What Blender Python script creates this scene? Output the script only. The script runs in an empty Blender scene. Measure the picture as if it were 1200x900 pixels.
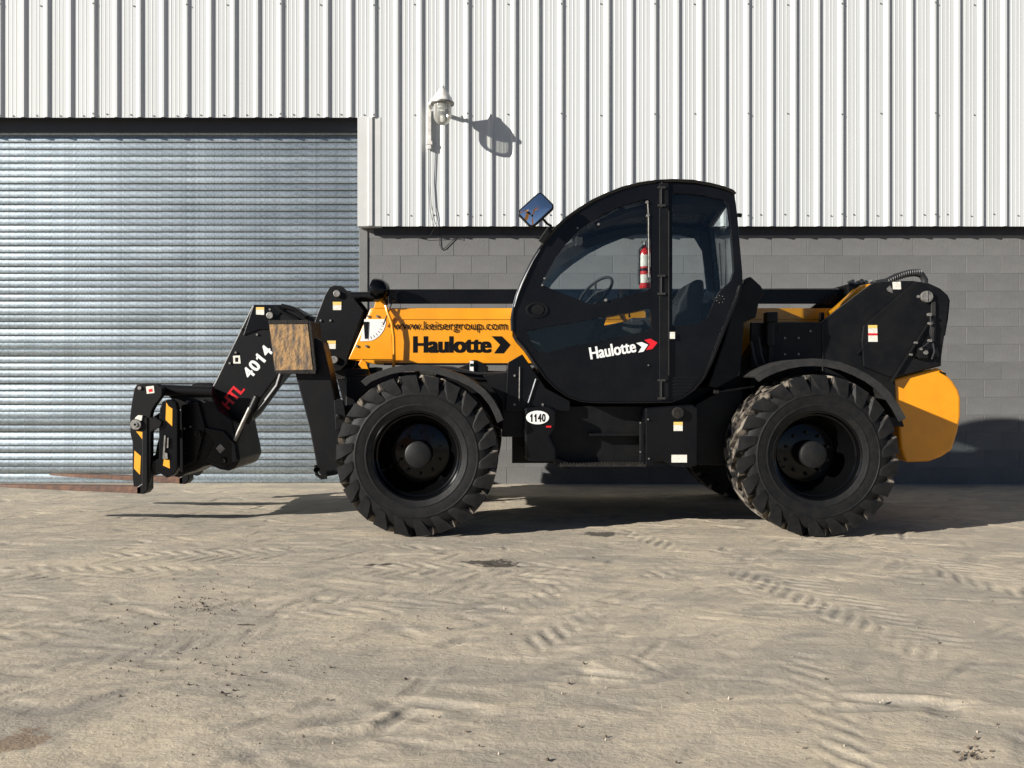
import bpy, math, random
import numpy as np
from mathutils import Vector, Matrix, geometry
random.seed(7); np.random.seed(7)
S = bpy.context.scene
COL = S.collection
R = math.radians

# ------------------------------------------------------------------ camera, world, sun
F = 970.0                       # focal length in photo pixels (1200 wide)
CAMZ, HY = 1.18, 445.0
cam_d = bpy.data.cameras.new('camera'); cam = bpy.data.objects.new('camera', cam_d); COL.objects.link(cam)
cam_d.sensor_width = 36; cam_d.lens = F / 1200 * 36; cam_d.shift_y = -(450 - HY) / 1200
cam_d.clip_start = 0.05; cam_d.clip_end = 2000
cam.location = (0, 0, CAMZ); cam.rotation_euler = (R(90), 0, 0)
S.camera = cam
SUN = Vector((-2.4, -1.25, 1.0)).normalized()
ELEV = math.asin(SUN.z); AZ = math.atan2(SUN.x, SUN.y)
w = bpy.data.worlds.new('World'); S.world = w; w.use_nodes = True
nt = w.node_tree; bg = nt.nodes['Background']
sky = nt.nodes.new('ShaderNodeTexSky'); sky.sky_type = 'NISHITA'; sky.sun_disc = False
sky.sun_elevation = ELEV; sky.sun_rotation = AZ % (2 * math.pi)
sky.air_density = 0.5; sky.dust_density = 0.1; sky.ozone_density = 1.5
nt.links.new(sky.outputs[0], bg.inputs[0]); bg.inputs[1].default_value = 0.05
sl = bpy.data.lights.new('sun', 'SUN'); sl.energy = 5.0; sl.angle = R(0.5); sl.color = (1.0, 0.95, 0.87)
so = bpy.data.objects.new('sun', sl); COL.objects.link(so)
so.rotation_euler = SUN.to_track_quat('Z', 'Y').to_euler()
S.view_settings.view_transform = 'Standard'; S.view_settings.look = 'None'
S.view_settings.gamma = 1; S.view_settings.exposure = 0.85

# ------------------------------------------------------------------ materials
def mat(name, col, rough=0.5, metal=0.0, coat=0.0, var=0.0, vscale=8.0, bump=0.0, bscale=40.0, col2=None, spec=0.5,
        aniso=(1, 1, 1), vlo=0.4, vhi=0.6):
    m = bpy.data.materials.new(name); m.use_nodes = True
    n = m.node_tree.nodes; L = m.node_tree.links; b = n['Principled BSDF']
    b.inputs['Base Color'].default_value = (*col, 1); b.inputs['Roughness'].default_value = rough
    b.inputs['Metallic'].default_value = metal; b.inputs['Coat Weight'].default_value = coat
    b.inputs['Coat Roughness'].default_value = 0.08; b.inputs['Specular IOR Level'].default_value = spec
    tc = n.new('ShaderNodeTexCoord'); mp = n.new('ShaderNodeMapping'); L.new(tc.outputs['Object'], mp.inputs[0])
    mp.inputs['Scale'].default_value = aniso
    nz = n.new('ShaderNodeTexNoise'); nz.inputs['Scale'].default_value = vscale; nz.inputs['Detail'].default_value = 6
    nz.inputs['Roughness'].default_value = 0.65
    L.new(mp.outputs[0], nz.inputs['Vector'])
    rp = n.new('ShaderNodeValToRGB'); L.new(nz.outputs[0], rp.inputs[0])
    c2 = col2 if col2 else tuple(c * (1 - var) for c in col)
    rp.color_ramp.elements[0].position = vlo; rp.color_ramp.elements[1].position = vhi
    rp.color_ramp.elements[0].color = (*c2, 1); rp.color_ramp.elements[1].color = (*col, 1)
    L.new(rp.outputs[0], b.inputs['Base Color'])
    mr = n.new('ShaderNodeMapRange'); L.new(nz.outputs[0], mr.inputs[0])
    mr.inputs[3].default_value = max(0.02, rough - 0.12 * (rough > .1)); mr.inputs[4].default_value = min(1, rough + 0.1)
    L.new(mr.outputs[0], b.inputs['Roughness'])
    if bump:
        n2 = n.new('ShaderNodeTexNoise'); n2.inputs['Scale'].default_value = bscale; n2.inputs['Detail'].default_value = 5
        L.new(tc.outputs['Object'], n2.inputs['Vector'])
        bm_ = n.new('ShaderNodeBump'); bm_.inputs['Strength'].default_value = bump; bm_.inputs['Distance'].default_value = 0.01
        L.new(n2.outputs[0], bm_.inputs['Height']); L.new(bm_.outputs[0], b.inputs['Normal'])
    return m
M = {}
M['black'] = mat('black_gloss_paint', (.0028, .0031, .0042), .28, spec=.22, col2=(.005, .005, .006), vscale=3)
M['blackm'] = mat('black_frame_paint', (.0040, .0043, .0055), .42, spec=.22, col2=(.008, .0078, .0078), vscale=6, bump=.08, bscale=60)
M['dusty'] = mat('dusty_black_paint', (.009, .009, .009), .6, spec=.2, col2=(.024, .021, .018), vscale=30, bump=.4, bscale=90)
M['inner'] = mat('cab_interior_black', (.010, .0115, .013), .7, spec=.3)
M['fender'] = mat('fender_plastic', (.017, .0175, .018), .55, spec=.3, col2=(.030, .029, .027), vscale=10)
M['yellow'] = mat('yellow_paint', (.80, .315, .006), .34, coat=.3, col2=(.70, .27, .008), vscale=5, vlo=.3, vhi=.6)
M['rim'] = mat('rim_black', (.002, .0021, .0024), .16, spec=.28)
M['steel'] = mat('bare_steel_pin', (.28, .27, .25), .5, metal=.5, col2=(.16, .15, .14), vscale=30)
M['chrome'] = mat('ram_rod_steel', (.6, .6, .6), .2, metal=1)
M['worn'] = mat('worn_rusty_face', (.36, .215, .09), .8, col2=(.10, .075, .055), vscale=26, bump=.7, bscale=50, aniso=(1.3, 1, .3), vlo=.40, vhi=.58)
M['fork'] = mat('rusty_fork_steel', (.19, .095, .055), .65, col2=(.10, .055, .04), vscale=14, bump=.3)
M['white'] = mat('white_decal', (.75, .75, .72), .5)
M['red'] = mat('red_decal', (.62, .012, .02), .4)
M['decalk'] = mat('black_decal', (.004, .004, .005), .5, spec=.15)
M['sticker'] = mat('sticker_white', (.78, .76, .68), .5, col2=(.6, .58, .5), vscale=60)
M['stickery'] = mat('sticker_yellow', (.8, .36, .012), .5)
M['stickerb'] = mat('sticker_pale_yellow', (.75, .52, .14), .5)
M['rubberh'] = mat('hose_rubber', (.015, .015, .016), .5)
M['exred'] = mat('extinguisher_red', (.55, .02, .02), .3, coat=.5)
M['door'] = None
M['cladding'] = mat('white_cladding_paint', (.545, .56, .56), .45, col2=(.49, .505, .50), vscale=1.4, aniso=(1.5, 1, .12), vlo=.35, vhi=.65)
M['flash'] = mat('white_flashing', (.56, .565, .55), .5, col2=(.52, .525, .51), vscale=2)
M['block'] = mat('grey_painted_block', (.150, .149, .146), .85, col2=(.128, .127, .124), vscale=2.2, bump=.35, bscale=70)
def vary(m, amt):
    n = m.node_tree.nodes; L = m.node_tree.links; b = n['Principled BSDF']; src = b.inputs['Base Color'].links[0].from_socket
    oi = n.new('ShaderNodeObjectInfo'); r_ = n.new('ShaderNodeMapRange'); L.new(oi.outputs['Random'], r_.inputs[0]); r_.inputs[3].default_value = 1-amt; r_.inputs[4].default_value = 1+amt
    mu = n.new('ShaderNodeVectorMath'); mu.operation = 'SCALE'; L.new(src, mu.inputs[0]); L.new(r_.outputs[0], mu.inputs['Scale']); L.new(mu.outputs[0], b.inputs['Base Color'])
vary(M['block'], .07)
M['mortar'] = mat('painted_mortar', (.158, .157, .153), .9, col2=(.13, .129, .125), vscale=1.7, bump=.2)
M['ring'] = mat('eave_shade_paint', (.028, .031, .040), .7, col2=(.036, .038, .046), vscale=4)  # dark colour standing in for shade under the cladding edge
M['plaster'] = mat('grey_plaster', (.17, .17, .165), .85, col2=(.15, .15, .145), vscale=3, bump=.2)
M['dark'] = mat('dark_steel_lintel', (.03, .035, .045), .6)
M['roof'] = mat('grey_roof_sheet', (.35, .36, .37), .5)
M['lampwhite'] = mat('lamp_housing_white', (.72, .70, .66), .45, col2=(.5, .48, .44), vscale=14)
M['dirt'] = mat('dark_dirt_crumb', (.07, .055, .04), .95, col2=(.14, .11, .08), vscale=30)

def galvanised():
    m = bpy.data.materials.new('galvanised_steel'); m.use_nodes = True
    n = m.node_tree.nodes; L = m.node_tree.links; b = n['Principled BSDF']
    b.inputs['Metallic'].default_value = 0.9
    tc = n.new('ShaderNodeTexCoord'); oi = n.new('ShaderNodeObjectInfo')
    v = n.new('ShaderNodeTexVoronoi'); v.inputs['Scale'].default_value = 55; L.new(tc.outputs['Object'], v.inputs['Vector'])
    nz = n.new('ShaderNodeTexNoise'); nz.inputs['Scale'].default_value = 1.3; nz.inputs['Detail'].default_value = 7
    add = n.new('ShaderNodeVectorMath'); add.operation = 'ADD'; L.new(tc.outputs['Object'], add.inputs[0])
    cb = n.new('ShaderNodeCombineXYZ'); ml = n.new('ShaderNodeMath'); ml.operation = 'MULTIPLY'; ml.inputs[1].default_value = 40
    L.new(oi.outputs['Random'], ml.inputs[0]); L.new(ml.outputs[0], cb.inputs[1]); L.new(cb.outputs[0], add.inputs[1])
    L.new(add.outputs[0], nz.inputs['Vector'])
    rp = n.new('ShaderNodeValToRGB'); rp.color_ramp.elements[0].position = .3; rp.color_ramp.elements[1].position = .7
    rp.color_ramp.elements[0].color = (.33, .385, .42, 1); rp.color_ramp.elements[1].color = (.46, .525, .565, 1)
    L.new(nz.outputs[0], rp.inputs[0])
    mx = n.new('ShaderNodeMixRGB'); mx.blend_type = 'MULTIPLY'; mx.inputs[0].default_value = .45
    bw = n.new('ShaderNodeRGBToBW'); L.new(v.outputs['Color'], bw.inputs[0]); L.new(rp.outputs[0], mx.inputs[1]); L.new(bw.outputs[0], mx.inputs[2])
    L.new(mx.outputs[0], b.inputs['Base Color'])
    mr = n.new('ShaderNodeMapRange'); L.new(oi.outputs['Random'], mr.inputs[0]); mr.inputs[3].default_value = .38; mr.inputs[4].default_value = .46
    L.new(mr.outputs[0], b.inputs['Roughness'])
    return m
M['galv'] = galvanised()

def glass(name, tint, gloss=0.4):
    m = bpy.data.materials.new(name); m.use_nodes = True
    n = m.node_tree.nodes; L = m.node_tree.links; n.clear()
    o = n.new('ShaderNodeOutputMaterial'); t = n.new('ShaderNodeBsdfTransparent'); t.inputs[0].default_value = (*tint, 1)
    g = n.new('ShaderNodeBsdfGlossy'); g.inputs['Roughness'].default_value = 0.03; g.inputs[0].default_value = (1, 1, 1, 1)
    fr = n.new('ShaderNodeFresnel'); fr.inputs[0].default_value = 1.5
    ad = n.new('ShaderNodeMath'); ad.operation = 'MULTIPLY'; ad.inputs[1].default_value = gloss; L.new(fr.outputs[0], ad.inputs[0])
    mx = n.new('ShaderNodeMixShader'); L.new(ad.outputs[0], mx.inputs[0]); L.new(t.outputs[0], mx.inputs[1]); L.new(g.outputs[0], mx.inputs[2])
    L.new(mx.outputs[0], o.inputs[0]); return m
M['glass'] = glass('tinted_cab_glass', (.93, .955, .96))
M['globe'] = glass('lamp_glass', (.80, .80, .77), 1.6)
def milky(m, a):
    n = m.node_tree.nodes; L = m.node_tree.links; o = n['Material Output']; src = o.inputs[0].links[0].from_socket
    d = n.new('ShaderNodeBsdfDiffuse'); d.inputs[0].default_value = (.7, .69, .64, 1); x = n.new('ShaderNodeMixShader'); x.inputs[0].default_value = a
    L.new(src, x.inputs[1]); L.new(d.outputs[0], x.inputs[2]); L.new(x.outputs[0], o.inputs[0])
milky(M['globe'], .22)
M['seal'] = mat('glossy_black_seal', (.003, .003, .0035), .09, spec=.5)
mm = bpy.data.materials.new('mirror_glass'); mm.use_nodes = True; b = mm.node_tree.nodes['Principled BSDF']
b.inputs['Metallic'].default_value = 1; b.inputs['Roughness'].default_value = .03; b.inputs['Base Color'].default_value = (.97, .97, .97, 1)
M['mirror'] = mm

def rubber():
    m = mat('tyre_rubber', (.0055, .0060, .0070), .6, spec=.2, col2=(.0115, .0112, .0108), vscale=14, bump=.15, bscale=80)
    n = m.node_tree.nodes; L = m.node_tree.links; b = n['Principled BSDF']
    old = b.inputs['Base Color'].links[0].from_socket
    tc = n.new('ShaderNodeTexCoord'); sp = n.new('ShaderNodeSeparateXYZ'); L.new(tc.outputs['Object'], sp.inputs[0])
    # dried clay sits on the crown of the tread (radius in the wheel's own plane)
    cx = n.new('ShaderNodeCombineXYZ'); L.new(sp.outputs[0], cx.inputs[0]); L.new(sp.outputs[2], cx.inputs[1])
    ln = n.new('ShaderNodeVectorMath'); ln.operation = 'LENGTH'; L.new(cx.outputs[0], ln.inputs[0])
    ab = n.new('ShaderNodeMath'); ab.operation = 'ABSOLUTE'; L.new(sp.outputs[1], ab.inputs[0])
    r1 = n.new('ShaderNodeMapRange'); L.new(ln.outputs['Value'], r1.inputs[0]); r1.inputs[1].default_value = .545; r1.inputs[2].default_value = .575
    r2 = n.new('ShaderNodeMapRange'); L.new(ab.outputs[0], r2.inputs[0]); r2.inputs[1].default_value = .195; r2.inputs[2].default_value = .205
    r2.inputs[3].default_value = 1; r2.inputs[4].default_value = 0.02
    mu = n.new('ShaderNodeMath'); mu.operation = 'MULTIPLY'; L.new(r1.outputs[0], mu.inputs[0]); L.new(r2.outputs[0], mu.inputs[1])
    nz = n.new('ShaderNodeTexNoise'); nz.inputs['Scale'].default_value = 11; nz.inputs['Detail'].default_value = 6; L.new(tc.outputs['Object'], nz.inputs['Vector'])
    r3 = n.new('ShaderNodeMapRange'); L.new(nz.outputs[0], r3.inputs[0]); r3.inputs[1].default_value = .44; r3.inputs[2].default_value = .62; r3.inputs[4].default_value = .95
    mu2 = n.new('ShaderNodeMath'); mu2.operation = 'MULTIPLY'; L.new(mu.outputs[0], mu2.inputs[0]); L.new(r3.outputs[0], mu2.inputs[1])
    mx = n.new('ShaderNodeMixRGB'); L.new(mu2.outputs[0], mx.inputs[0]); L.new(old, mx.inputs[1]); mx.inputs[2].default_value = (.20, .172, .14, 1)
    L.new(mx.outputs[0], b.inputs['Base Color']); return m
M['rubber'] = rubber()

# ------------------------------------------------------------------ mesh helpers
def WX(px, Y): return (px - 600) * Y / F
def WZ(py, Y): return CAMZ + (HY - py) * Y / F
def P2(pts, Y): return [(WX(x, Y), WZ(y, Y)) for x, y in pts]
def P3(px, py, Y): return Vector((WX(px, Y), Y, WZ(py, Y)))

class MB:
    def __init__(s): s.v = []; s.f = []
    def add(s, vs, fs):
        o = len(s.v); s.v += [tuple(p) for p in vs]; s.f += [tuple(i + o for i in f) for f in fs]; return s
    def box(s, x0, x1, y0, y1, z0, z1):
        return s.add([(x0,y0,z0),(x1,y0,z0),(x1,y1,z0),(x0,y1,z0),(x0,y0,z1),(x1,y0,z1),(x1,y1,z1),(x0,y1,z1)],
                     [(0,3,2,1),(4,5,6,7),(0,1,5,4),(1,2,6,5),(2,3,7,6),(3,0,4,7)])
    def bar(s, a, b, wd, dp, up=Vector((0, 1, 0))):
        a = Vector(a); b = Vector(b); d = (b - a).normalized(); u = (up - d * up.dot(d)).normalized(); v = d.cross(u)
        vs = []
        for p in (a, b):
            for i, j in ((-1,-1),(1,-1),(1,1),(-1,1)): vs.append(p + v * (i * wd / 2) + u * (j * dp / 2))
        return s.add(vs, [(0,1,2,3),(7,6,5,4),(0,4,5,1),(1,5,6,2),(2,6,7,3),(3,7,4,0)])
    def prism(s, outer, y0, y1, holes=()):
        """outline in the XZ plane, given real depth from y0 to y1, with holes cut through"""
        loops = [list(outer)] + [list(h) for h in holes]
        tri = geometry.tessellate_polygon([[Vector((x, z, 0)) for x, z in l] for l in loops])
        flat = [p for l in loops for p in l]; n = len(flat)
        vs = [(x, y0, z) for x, z in flat] + [(x, y1, z) for x, z in flat]
        fs = []
        for t in tri:
            a, b_, c = [flat[i] for i in t]
            cr = (b_[0]-a[0])*(c[1]-a[1]) - (b_[1]-a[1])*(c[0]-a[0])
            if abs(cr) < 1e-10: continue
            t = t if cr > 0 else t[::-1]
            fs.append(tuple(t)); fs.append(tuple(i + n for i in t[::-1]))
        k = 0
        for li, l in enumerate(loops):
            m = len(l); ar = sum(l[i][0]*l[(i+1)%m][1] - l[(i+1)%m][0]*l[i][1] for i in range(m))
            ccw = ar > 0
            if li > 0: ccw = not ccw
            for i in range(m):
                a = k + i; b_ = k + (i + 1) % m
                fs.append((b_, a, a + n, b_ + n) if ccw else (a, b_, b_ + n, a + n))
            k += m
        return s.add(vs, fs)
    def tube(s, pts, r, n=10, cap=True):
        pts = [Vector(p) for p in pts]; rr = r if isinstance(r, (list, tuple)) else [r] * len(pts)
        vs = []; prev = None
        for i, p in enumerate(pts):
            d = (pts[min(i+1, len(pts)-1)] - pts[max(i-1, 0)]).normalized()
            if prev is None:
                u = d.orthogonal().normalized()
            else:
                u = (prev - d * prev.dot(d)).normalized()
            prev = u; v = d.cross(u)
            for k in range(n):
                a = 2 * math.pi * k / n; vs.append(p + (u * math.cos(a) + v * math.sin(a)) * rr[i])
        fs = []
        for i in range(len(pts) - 1):
            for k in range(n):
                a = i*n+k; b_ = i*n+(k+1)%n; fs.append((a, b_, b_+n, a+n))
        if cap: fs.append(tuple(range(n))[::-1]); fs.append(tuple(range((len(pts)-1)*n, len(pts)*n)))
        return s.add(vs, fs)
    def lathe(s, prof, c, axis='Y', n=48, close=False):
        """prof: list of (radius, offset along axis)"""
        c = Vector(c); vs = []; m = len(prof)
        for k in range(n):
            a = 2*math.pi*k/n; ca, sa = math.cos(a), math.sin(a)
            for r, h in prof:
                if axis == 'Y': vs.append(c + Vector((r*ca, h, r*sa)))
                elif axis == 'Z': vs.append(c + Vector((r*ca, r*sa, h)))
                else: vs.append(c + Vector((h, r*ca, r*sa)))
        fs = []
        for k in range(n):
            k2 = (k+1) % n
            for j in range(m - (0 if close else 1)):
                j2 = (j+1) % m
                f = (k*m+j, k*m+j2, k2*m+j2, k2*m+j)
                fs.append(f[::-1] if axis == 'Y' else f)
        return s.add(vs, fs)
    def cyl(s, c, r, y0, y1, n=20):
        return s.lathe([(0.0001, y0), (r, y0), (r, y1), (0.0001, y1)], c, 'Y', n)

def link(name, me, m, parent=None, bevel=0, smooth=False, seg=2):
    o = bpy.data.objects.new(name, me); COL.objects.link(o)
    if m is not None and not me.materials: me.materials.append(m)
    if smooth:
        me.polygons.foreach_set('use_smooth', [True] * len(me.polygons))
        try: me.set_sharp_from_angle(angle=R(35))
        except Exception: pass
    if bevel:
        b_ = o.modifiers.new('edge', 'BEVEL'); b_.width = bevel; b_.segments = seg; b_.limit_method = 'ANGLE'; b_.angle_limit = R(30)
        b_.harden_normals = False
    if parent is not None: setparent(o, parent)
    return o
def wloc(o):
    v = Vector(o.location)
    return v
ROOTS = {}
def setparent(o, p):
    o.parent = p; o.matrix_parent_inverse = Matrix.Translation(-ROOTS.get(p.name, Vector((0, 0, 0))))
    ROOTS[o.name] = Vector(o.location)
def obj(name, mb, m, parent=None, bevel=0, smooth=False, seg=2, origin=None):
    me = bpy.data.meshes.new(name)
    vs = mb.v
    if origin is not None: vs = [tuple(Vector(p) - Vector(origin)) for p in vs]
    me.from_pydata(vs, [], mb.f); me.update()
    o = bpy.data.objects.new(name, me); COL.objects.link(o); me.materials.append(M[m] if isinstance(m, str) else m)
    if smooth:
        me.polygons.foreach_set('use_smooth', [True] * len(me.polygons))
        try: me.set_sharp_from_angle(angle=R(35))
        except Exception: pass
    if bevel:
        b_ = o.modifiers.new('edge', 'BEVEL'); b_.width = bevel; b_.segments = seg; b_.limit_method = 'ANGLE'; b_.angle_limit = R(30)
    if origin is not None: o.location = origin
    if parent is not None: setparent(o, parent)
    else: ROOTS[o.name] = Vector(o.location)
    return o
def thing(name, label, cat, loc, group=None):
    o = bpy.data.objects.new(name, None); COL.objects.link(o); o.location = loc; o.empty_display_size = .2
    o['label'] = label; o['category'] = cat
    if group: o['group'] = group
    ROOTS[o.name] = Vector(loc); return o
def copy_at(o, parent, loc):
    c = o.copy(); COL.objects.link(c); c.location = loc
    c.parent = parent; c.matrix_parent_inverse = Matrix.Translation(-ROOTS.get(parent.name, Vector((0, 0, 0))))
    return c

def lettering(name, txt, box, Y, m, parent, ang=0, bold=0.0, anchor=None, th=.0015, shear=0, space=1.0):
    """box = (x0, z0, width, height) in metres, lower-left corner; letters stand in the XZ plane facing -Y"""
    cu = bpy.data.curves.new(name, 'FONT'); cu.body = txt; cu.size = 1; cu.extrude = .001; cu.shear = shear
    cu.space_character = space; cu.resolution_u = 4
    t = bpy.data.objects.new('tmp', cu); COL.objects.link(t)
    dg = bpy.context.evaluated_depsgraph_get(); me = bpy.data.meshes.new_from_object(t.evaluated_get(dg))
    COL.objects.unlink(t); bpy.data.objects.remove(t)
    co = np.empty(len(me.vertices)*3); me.vertices.foreach_get('co', co); co = co.reshape(-1, 3)
    mn, mx = co.min(0), co.max(0)
    if bold:      # heavier strokes: the same letters again, shifted a hair sideways and down in height order
        nv = len(co); vs = []; fs = []; fl = [tuple(p.vertices) for p in me.polygons]; q = 0
        for sx in (-1, -.33, .33, 1):
            for sz in (-1, 1):
                c2 = co.copy(); c2[:, 0] += sx*bold; c2[:, 1] += sz*bold*.35; c2[:, 2] *= 1+.06*q; vs.append(c2); fs += [tuple(i+q*nv for i in f) for f in fl]; q += 1
        co = np.concatenate(vs); me = bpy.data.meshes.new(name); me.from_pydata([tuple(v) for v in co], [], fs); mn, mx = co.min(0), co.max(0)
    x = (co[:, 0]-mn[0])/(mx[0]-mn[0])*box[2]; z = (co[:, 1]-mn[1])/(mx[1]-mn[1])*box[3]
    y = -(co[:, 2]-mn[2])/(mx[2]-mn[2])*th
    ca, sa = math.cos(ang), math.sin(ang)
    out = np.stack([box[0]+x*ca-z*sa, Y+y, box[1]+x*sa+z*ca], 1)
    me.vertices.foreach_set('co', out.ravel()); me.update()
    me.materials.clear()
    return link(name, me, M[m], parent)

def digits(name, txt, box, Y, m, parent, ang=0, bold=0.0, th=.0015):
    mb = MB(); n = len(txt); cell = box[2]/n; ca, sa = math.cos(ang), math.sin(ang)
    for k, c in enumerate(txt):
        cx = k*cell
        if c == '1':
            w_, h_ = cell, box[3]
            pl = [(.36,0),(.68,0),(.68,1),(.46,1),(.38,.86),(.14,.76),(.14,.60),(.36,.66)]
            pts = [(cx+px*w_, pz*h_) for px, pz in pl]
            mb.prism([(box[0]+x*ca-z*sa, box[1]+x*sa+z*ca) for x, z in pts], Y-th, Y)
        else:
            t = lettering('tmp', c, (cx+cell*.04, 0, cell*.88, box[3]), 0, m, None, bold=bold, th=th)
            mb.add([(box[0]+v.co.x*ca-v.co.z*sa, Y+v.co.y, box[1]+v.co.x*sa+v.co.z*ca) for v in t.data.vertices], [tuple(p.vertices) for p in t.data.polygons])
            bpy.data.objects.remove(t)
    return obj(name, mb, m, parent)
def studs(name, items, Yoff, d, m, parent, Y):
    """items: (px, py, radius); every stud its own object"""
    cache = {}
    for (x, y, r) in items:
        if (r, d) not in cache:
            q = MB().cyl((0, 0, 0), r, 0, d, 10); me = bpy.data.meshes.new(name); me.from_pydata(q.v, [], q.f); me.update(); me.materials.append(M[m]); cache[(r, d)] = me
        o = bpy.data.objects.new(name, cache[(r, d)]); COL.objects.link(o); o.location = P3(x, y, Y+Yoff); setparent(o, parent)

# ------------------------------------------------------------------ ground
def vnoise(x, y, sc, seed, ax=1.0):
    rs = np.random.RandomState(seed); G = rs.rand(256, 256)
    u = x*sc*ax; v = y*sc; i = np.floor(u).astype(int); j = np.floor(v).astype(int); fu = u-i; fv = v-j
    fu = fu*fu*(3-2*fu); fv = fv*fv*(3-2*fv); g = lambda a, b_: G[a % 256, b_ % 256]
    return (g(i,j)*(1-fu)+g(i+1,j)*fu)*(1-fv)+(g(i,j+1)*(1-fu)+g(i+1,j+1)*fu)*fv - .5
def sm(a, b_, x):
    t = np.clip((x-a)/(b_-a), 0, 1); return t*t*(3-2*t)
def build_ground():
    def axis(lo, hi, st, outlo, outhi):
        a = np.arange(lo, hi+1e-6, st); l = []; s_ = st; x = lo
        while x > outlo: s_ *= 1.5; x -= s_; l.append(x)
        r = []; s_ = st; x = hi
        while x < outhi: s_ *= 1.5; x += s_; r.append(x)
        return np.array(l[::-1] + list(a) + r)
    xs = axis(-6.0, 6.0, .0115, -400, 400); ys = axis(2.2, 9.5, .0115, -400, 400)
    X, Y = np.meshgrid(xs, ys); x = X.ravel(); y = Y.ravel()
    near = sm(-7.5, -6.3, x)*(1-sm(6.3, 7.5, x))*sm(1.0, 2.3, y)*(1-sm(9.2, 9.36, y))
    wx = x + .25*vnoise(x, y, 1.3, 21); wy = y + .25*vnoise(x, y, 1.3, 22)
    h = .012*vnoise(x, y, .8, 1) + .0035*vnoise(wx, wy, 2.6, 2, .9) + .0020*vnoise(wx, wy, 7, 3, .9) + .0010*vnoise(x, y, 60, 9) + .0014*vnoise(wx, wy, 18, 4, .7)+.0010*vnoise(x, y, 34, 5)
    h += .003*np.abs(vnoise(wx, wy*1.0, 4.0, 6, .7))
    dark = np.zeros_like(x)
    # tyre tracks: (point, heading, curvature radius, width, lug pitch, depth, seed)
    tracks = [(-.6, 3.3, 60, 25., .42, .12, .0062, 1), (.0, 3.35, 57, 25., .40, .12, .0048, -1), (1.7, 4.4, 106, 20., .40, .105, .0042, 1),
              (-1.3, 5.1, 4, 30., .36, .12, .0055, 1), (2.9, 4.6, 113, -20., .38, .11, .0048, -1), (-2.4, 3.1, 33, 10., .38, .13, .0055, 1),
              (1.0, 2.9, 78, 12., .40, .12, .0045, 1), (-3.6, 5.3, 12, -18., .36, .12, .005, -1), (1.2, 5.5, -5, 30., .36, .12, .004, 1), (-1.9, 4.0, 15, 14., .36, .12, .0045, -1)]
    for k, (cx, cy, hd, rad, wd, pit, dep, sg) in enumerate(tracks):
        hd = R(hd); nx, ny = -math.sin(hd), math.cos(hd); ox, oy = cx+nx*rad, cy+ny*rad
        d = np.hypot(wx*.3+x*.7-ox, wy*.3+y*.7-oy); t = (d-abs(rad)); a = np.arctan2(y-oy, x-ox); a0 = math.atan2(cy-oy, cx-ox)
        da = (a-a0+math.pi) % (2*math.pi)-math.pi; s_ = da*abs(rad)
        q = (s_*1.0 + sg*np.abs(t)*.9 + np.where(t > 0, pit/2, 0))/pit
        fr = np.abs((q % 1)-.5)*2
        lug = sm(.35, .7, fr)
        msk = (1-sm(wd/2-.03, wd/2+.02, np.abs(t)))*sm(.02, .05, np.abs(t))*(1-sm(1.6, 2.6, np.abs(s_)))
        fade = sm(-.18, .22, vnoise(x, y, 1.3, 40+k)+.05)*(.35+.65*sm(-.3, .2, vnoise(x, y, 5, 60+k)))
        h -= dep*lug*msk*fade; h += dep*.35*(1-lug)*msk*fade
        dark = np.maximum(dark, lug*msk*fade)
    # many short scuffs and smears left by boots and tyres
    RS = np.random.RandomState(5); X2 = x.reshape(X.shape); Y2 = y.reshape(X.shape); H2 = h.reshape(X.shape); D2 = dark.reshape(X.shape)
    for q in range(2200):
        px_, py_ = RS.uniform(-6, 6), RS.uniform(2.3, 8.8)**1.0; L_ = RS.uniform(.05, .22); W_ = RS.uniform(.018, .05); a = R(RS.choice([20, -15, 35, 5])+RS.randn()*18); dp = RS.uniform(.0008, .0040)*(1 if RS.rand() < .75 else 1.6)
        i0, i1 = np.searchsorted(xs, [px_-.5, px_+.5]); j0, j1 = np.searchsorted(ys, [py_-.5, py_+.5])
        dx = X2[j0:j1, i0:i1]-px_; dy = Y2[j0:j1, i0:i1]-py_
        u = (dx*math.cos(a)+dy*math.sin(a))/L_; v = (-dx*math.sin(a)+dy*math.cos(a))/W_ + .5*np.sin(u*2+q)
        g = np.exp(-(u**4+v**6)); H2[j0:j1, i0:i1] += dp*.45*np.exp(-(u**4+(v-1.5)**2))-dp*g
        D2[j0:j1, i0:i1] = np.maximum(D2[j0:j1, i0:i1], g*RS.uniform(.1, .9)*(RS.rand() < .6))
    h = H2.ravel(); dark = D2.ravel()
    # deeper clumped footprints and scuffs
    for (px, py, L_, W_, an, dp) in [(432,858,.17,.035,20,.012),(475,832,.14,.04,-35,.007),(462,842,.10,.03,60,.009),(515,826,.18,.035,-12,.012),(405,838,.15,.04,30,.010),
                                     (1060,822,.2,.03,-8,.018),(1020,829,.2,.03,3,.009),(1105,830,.07,.04,20,.012),(700,788,.16,.03,-20,.008),
                                     (640,790,.18,.03,20,.008),(900,655,.25,.02,5,.006),(480,650,.2,.02,0,.006),(970,716,.3,.02,10,.005)]:
        Yp = CAMZ*F/(py-HY); Xp = (px-600)*Yp/F; a = R(an); dx = x-Xp; dy = y-Yp
        u = (dx*math.cos(a)+dy*math.sin(a))/L_; v = (-dx*math.sin(a)+dy*math.cos(a))/W_
        g = np.exp(-(u**4+v**4)); h -= dp*g; h += dp*.5*np.exp(-(u**4+(v-1.6)**2)); dark = np.maximum(dark, g)
    z = h*near
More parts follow.
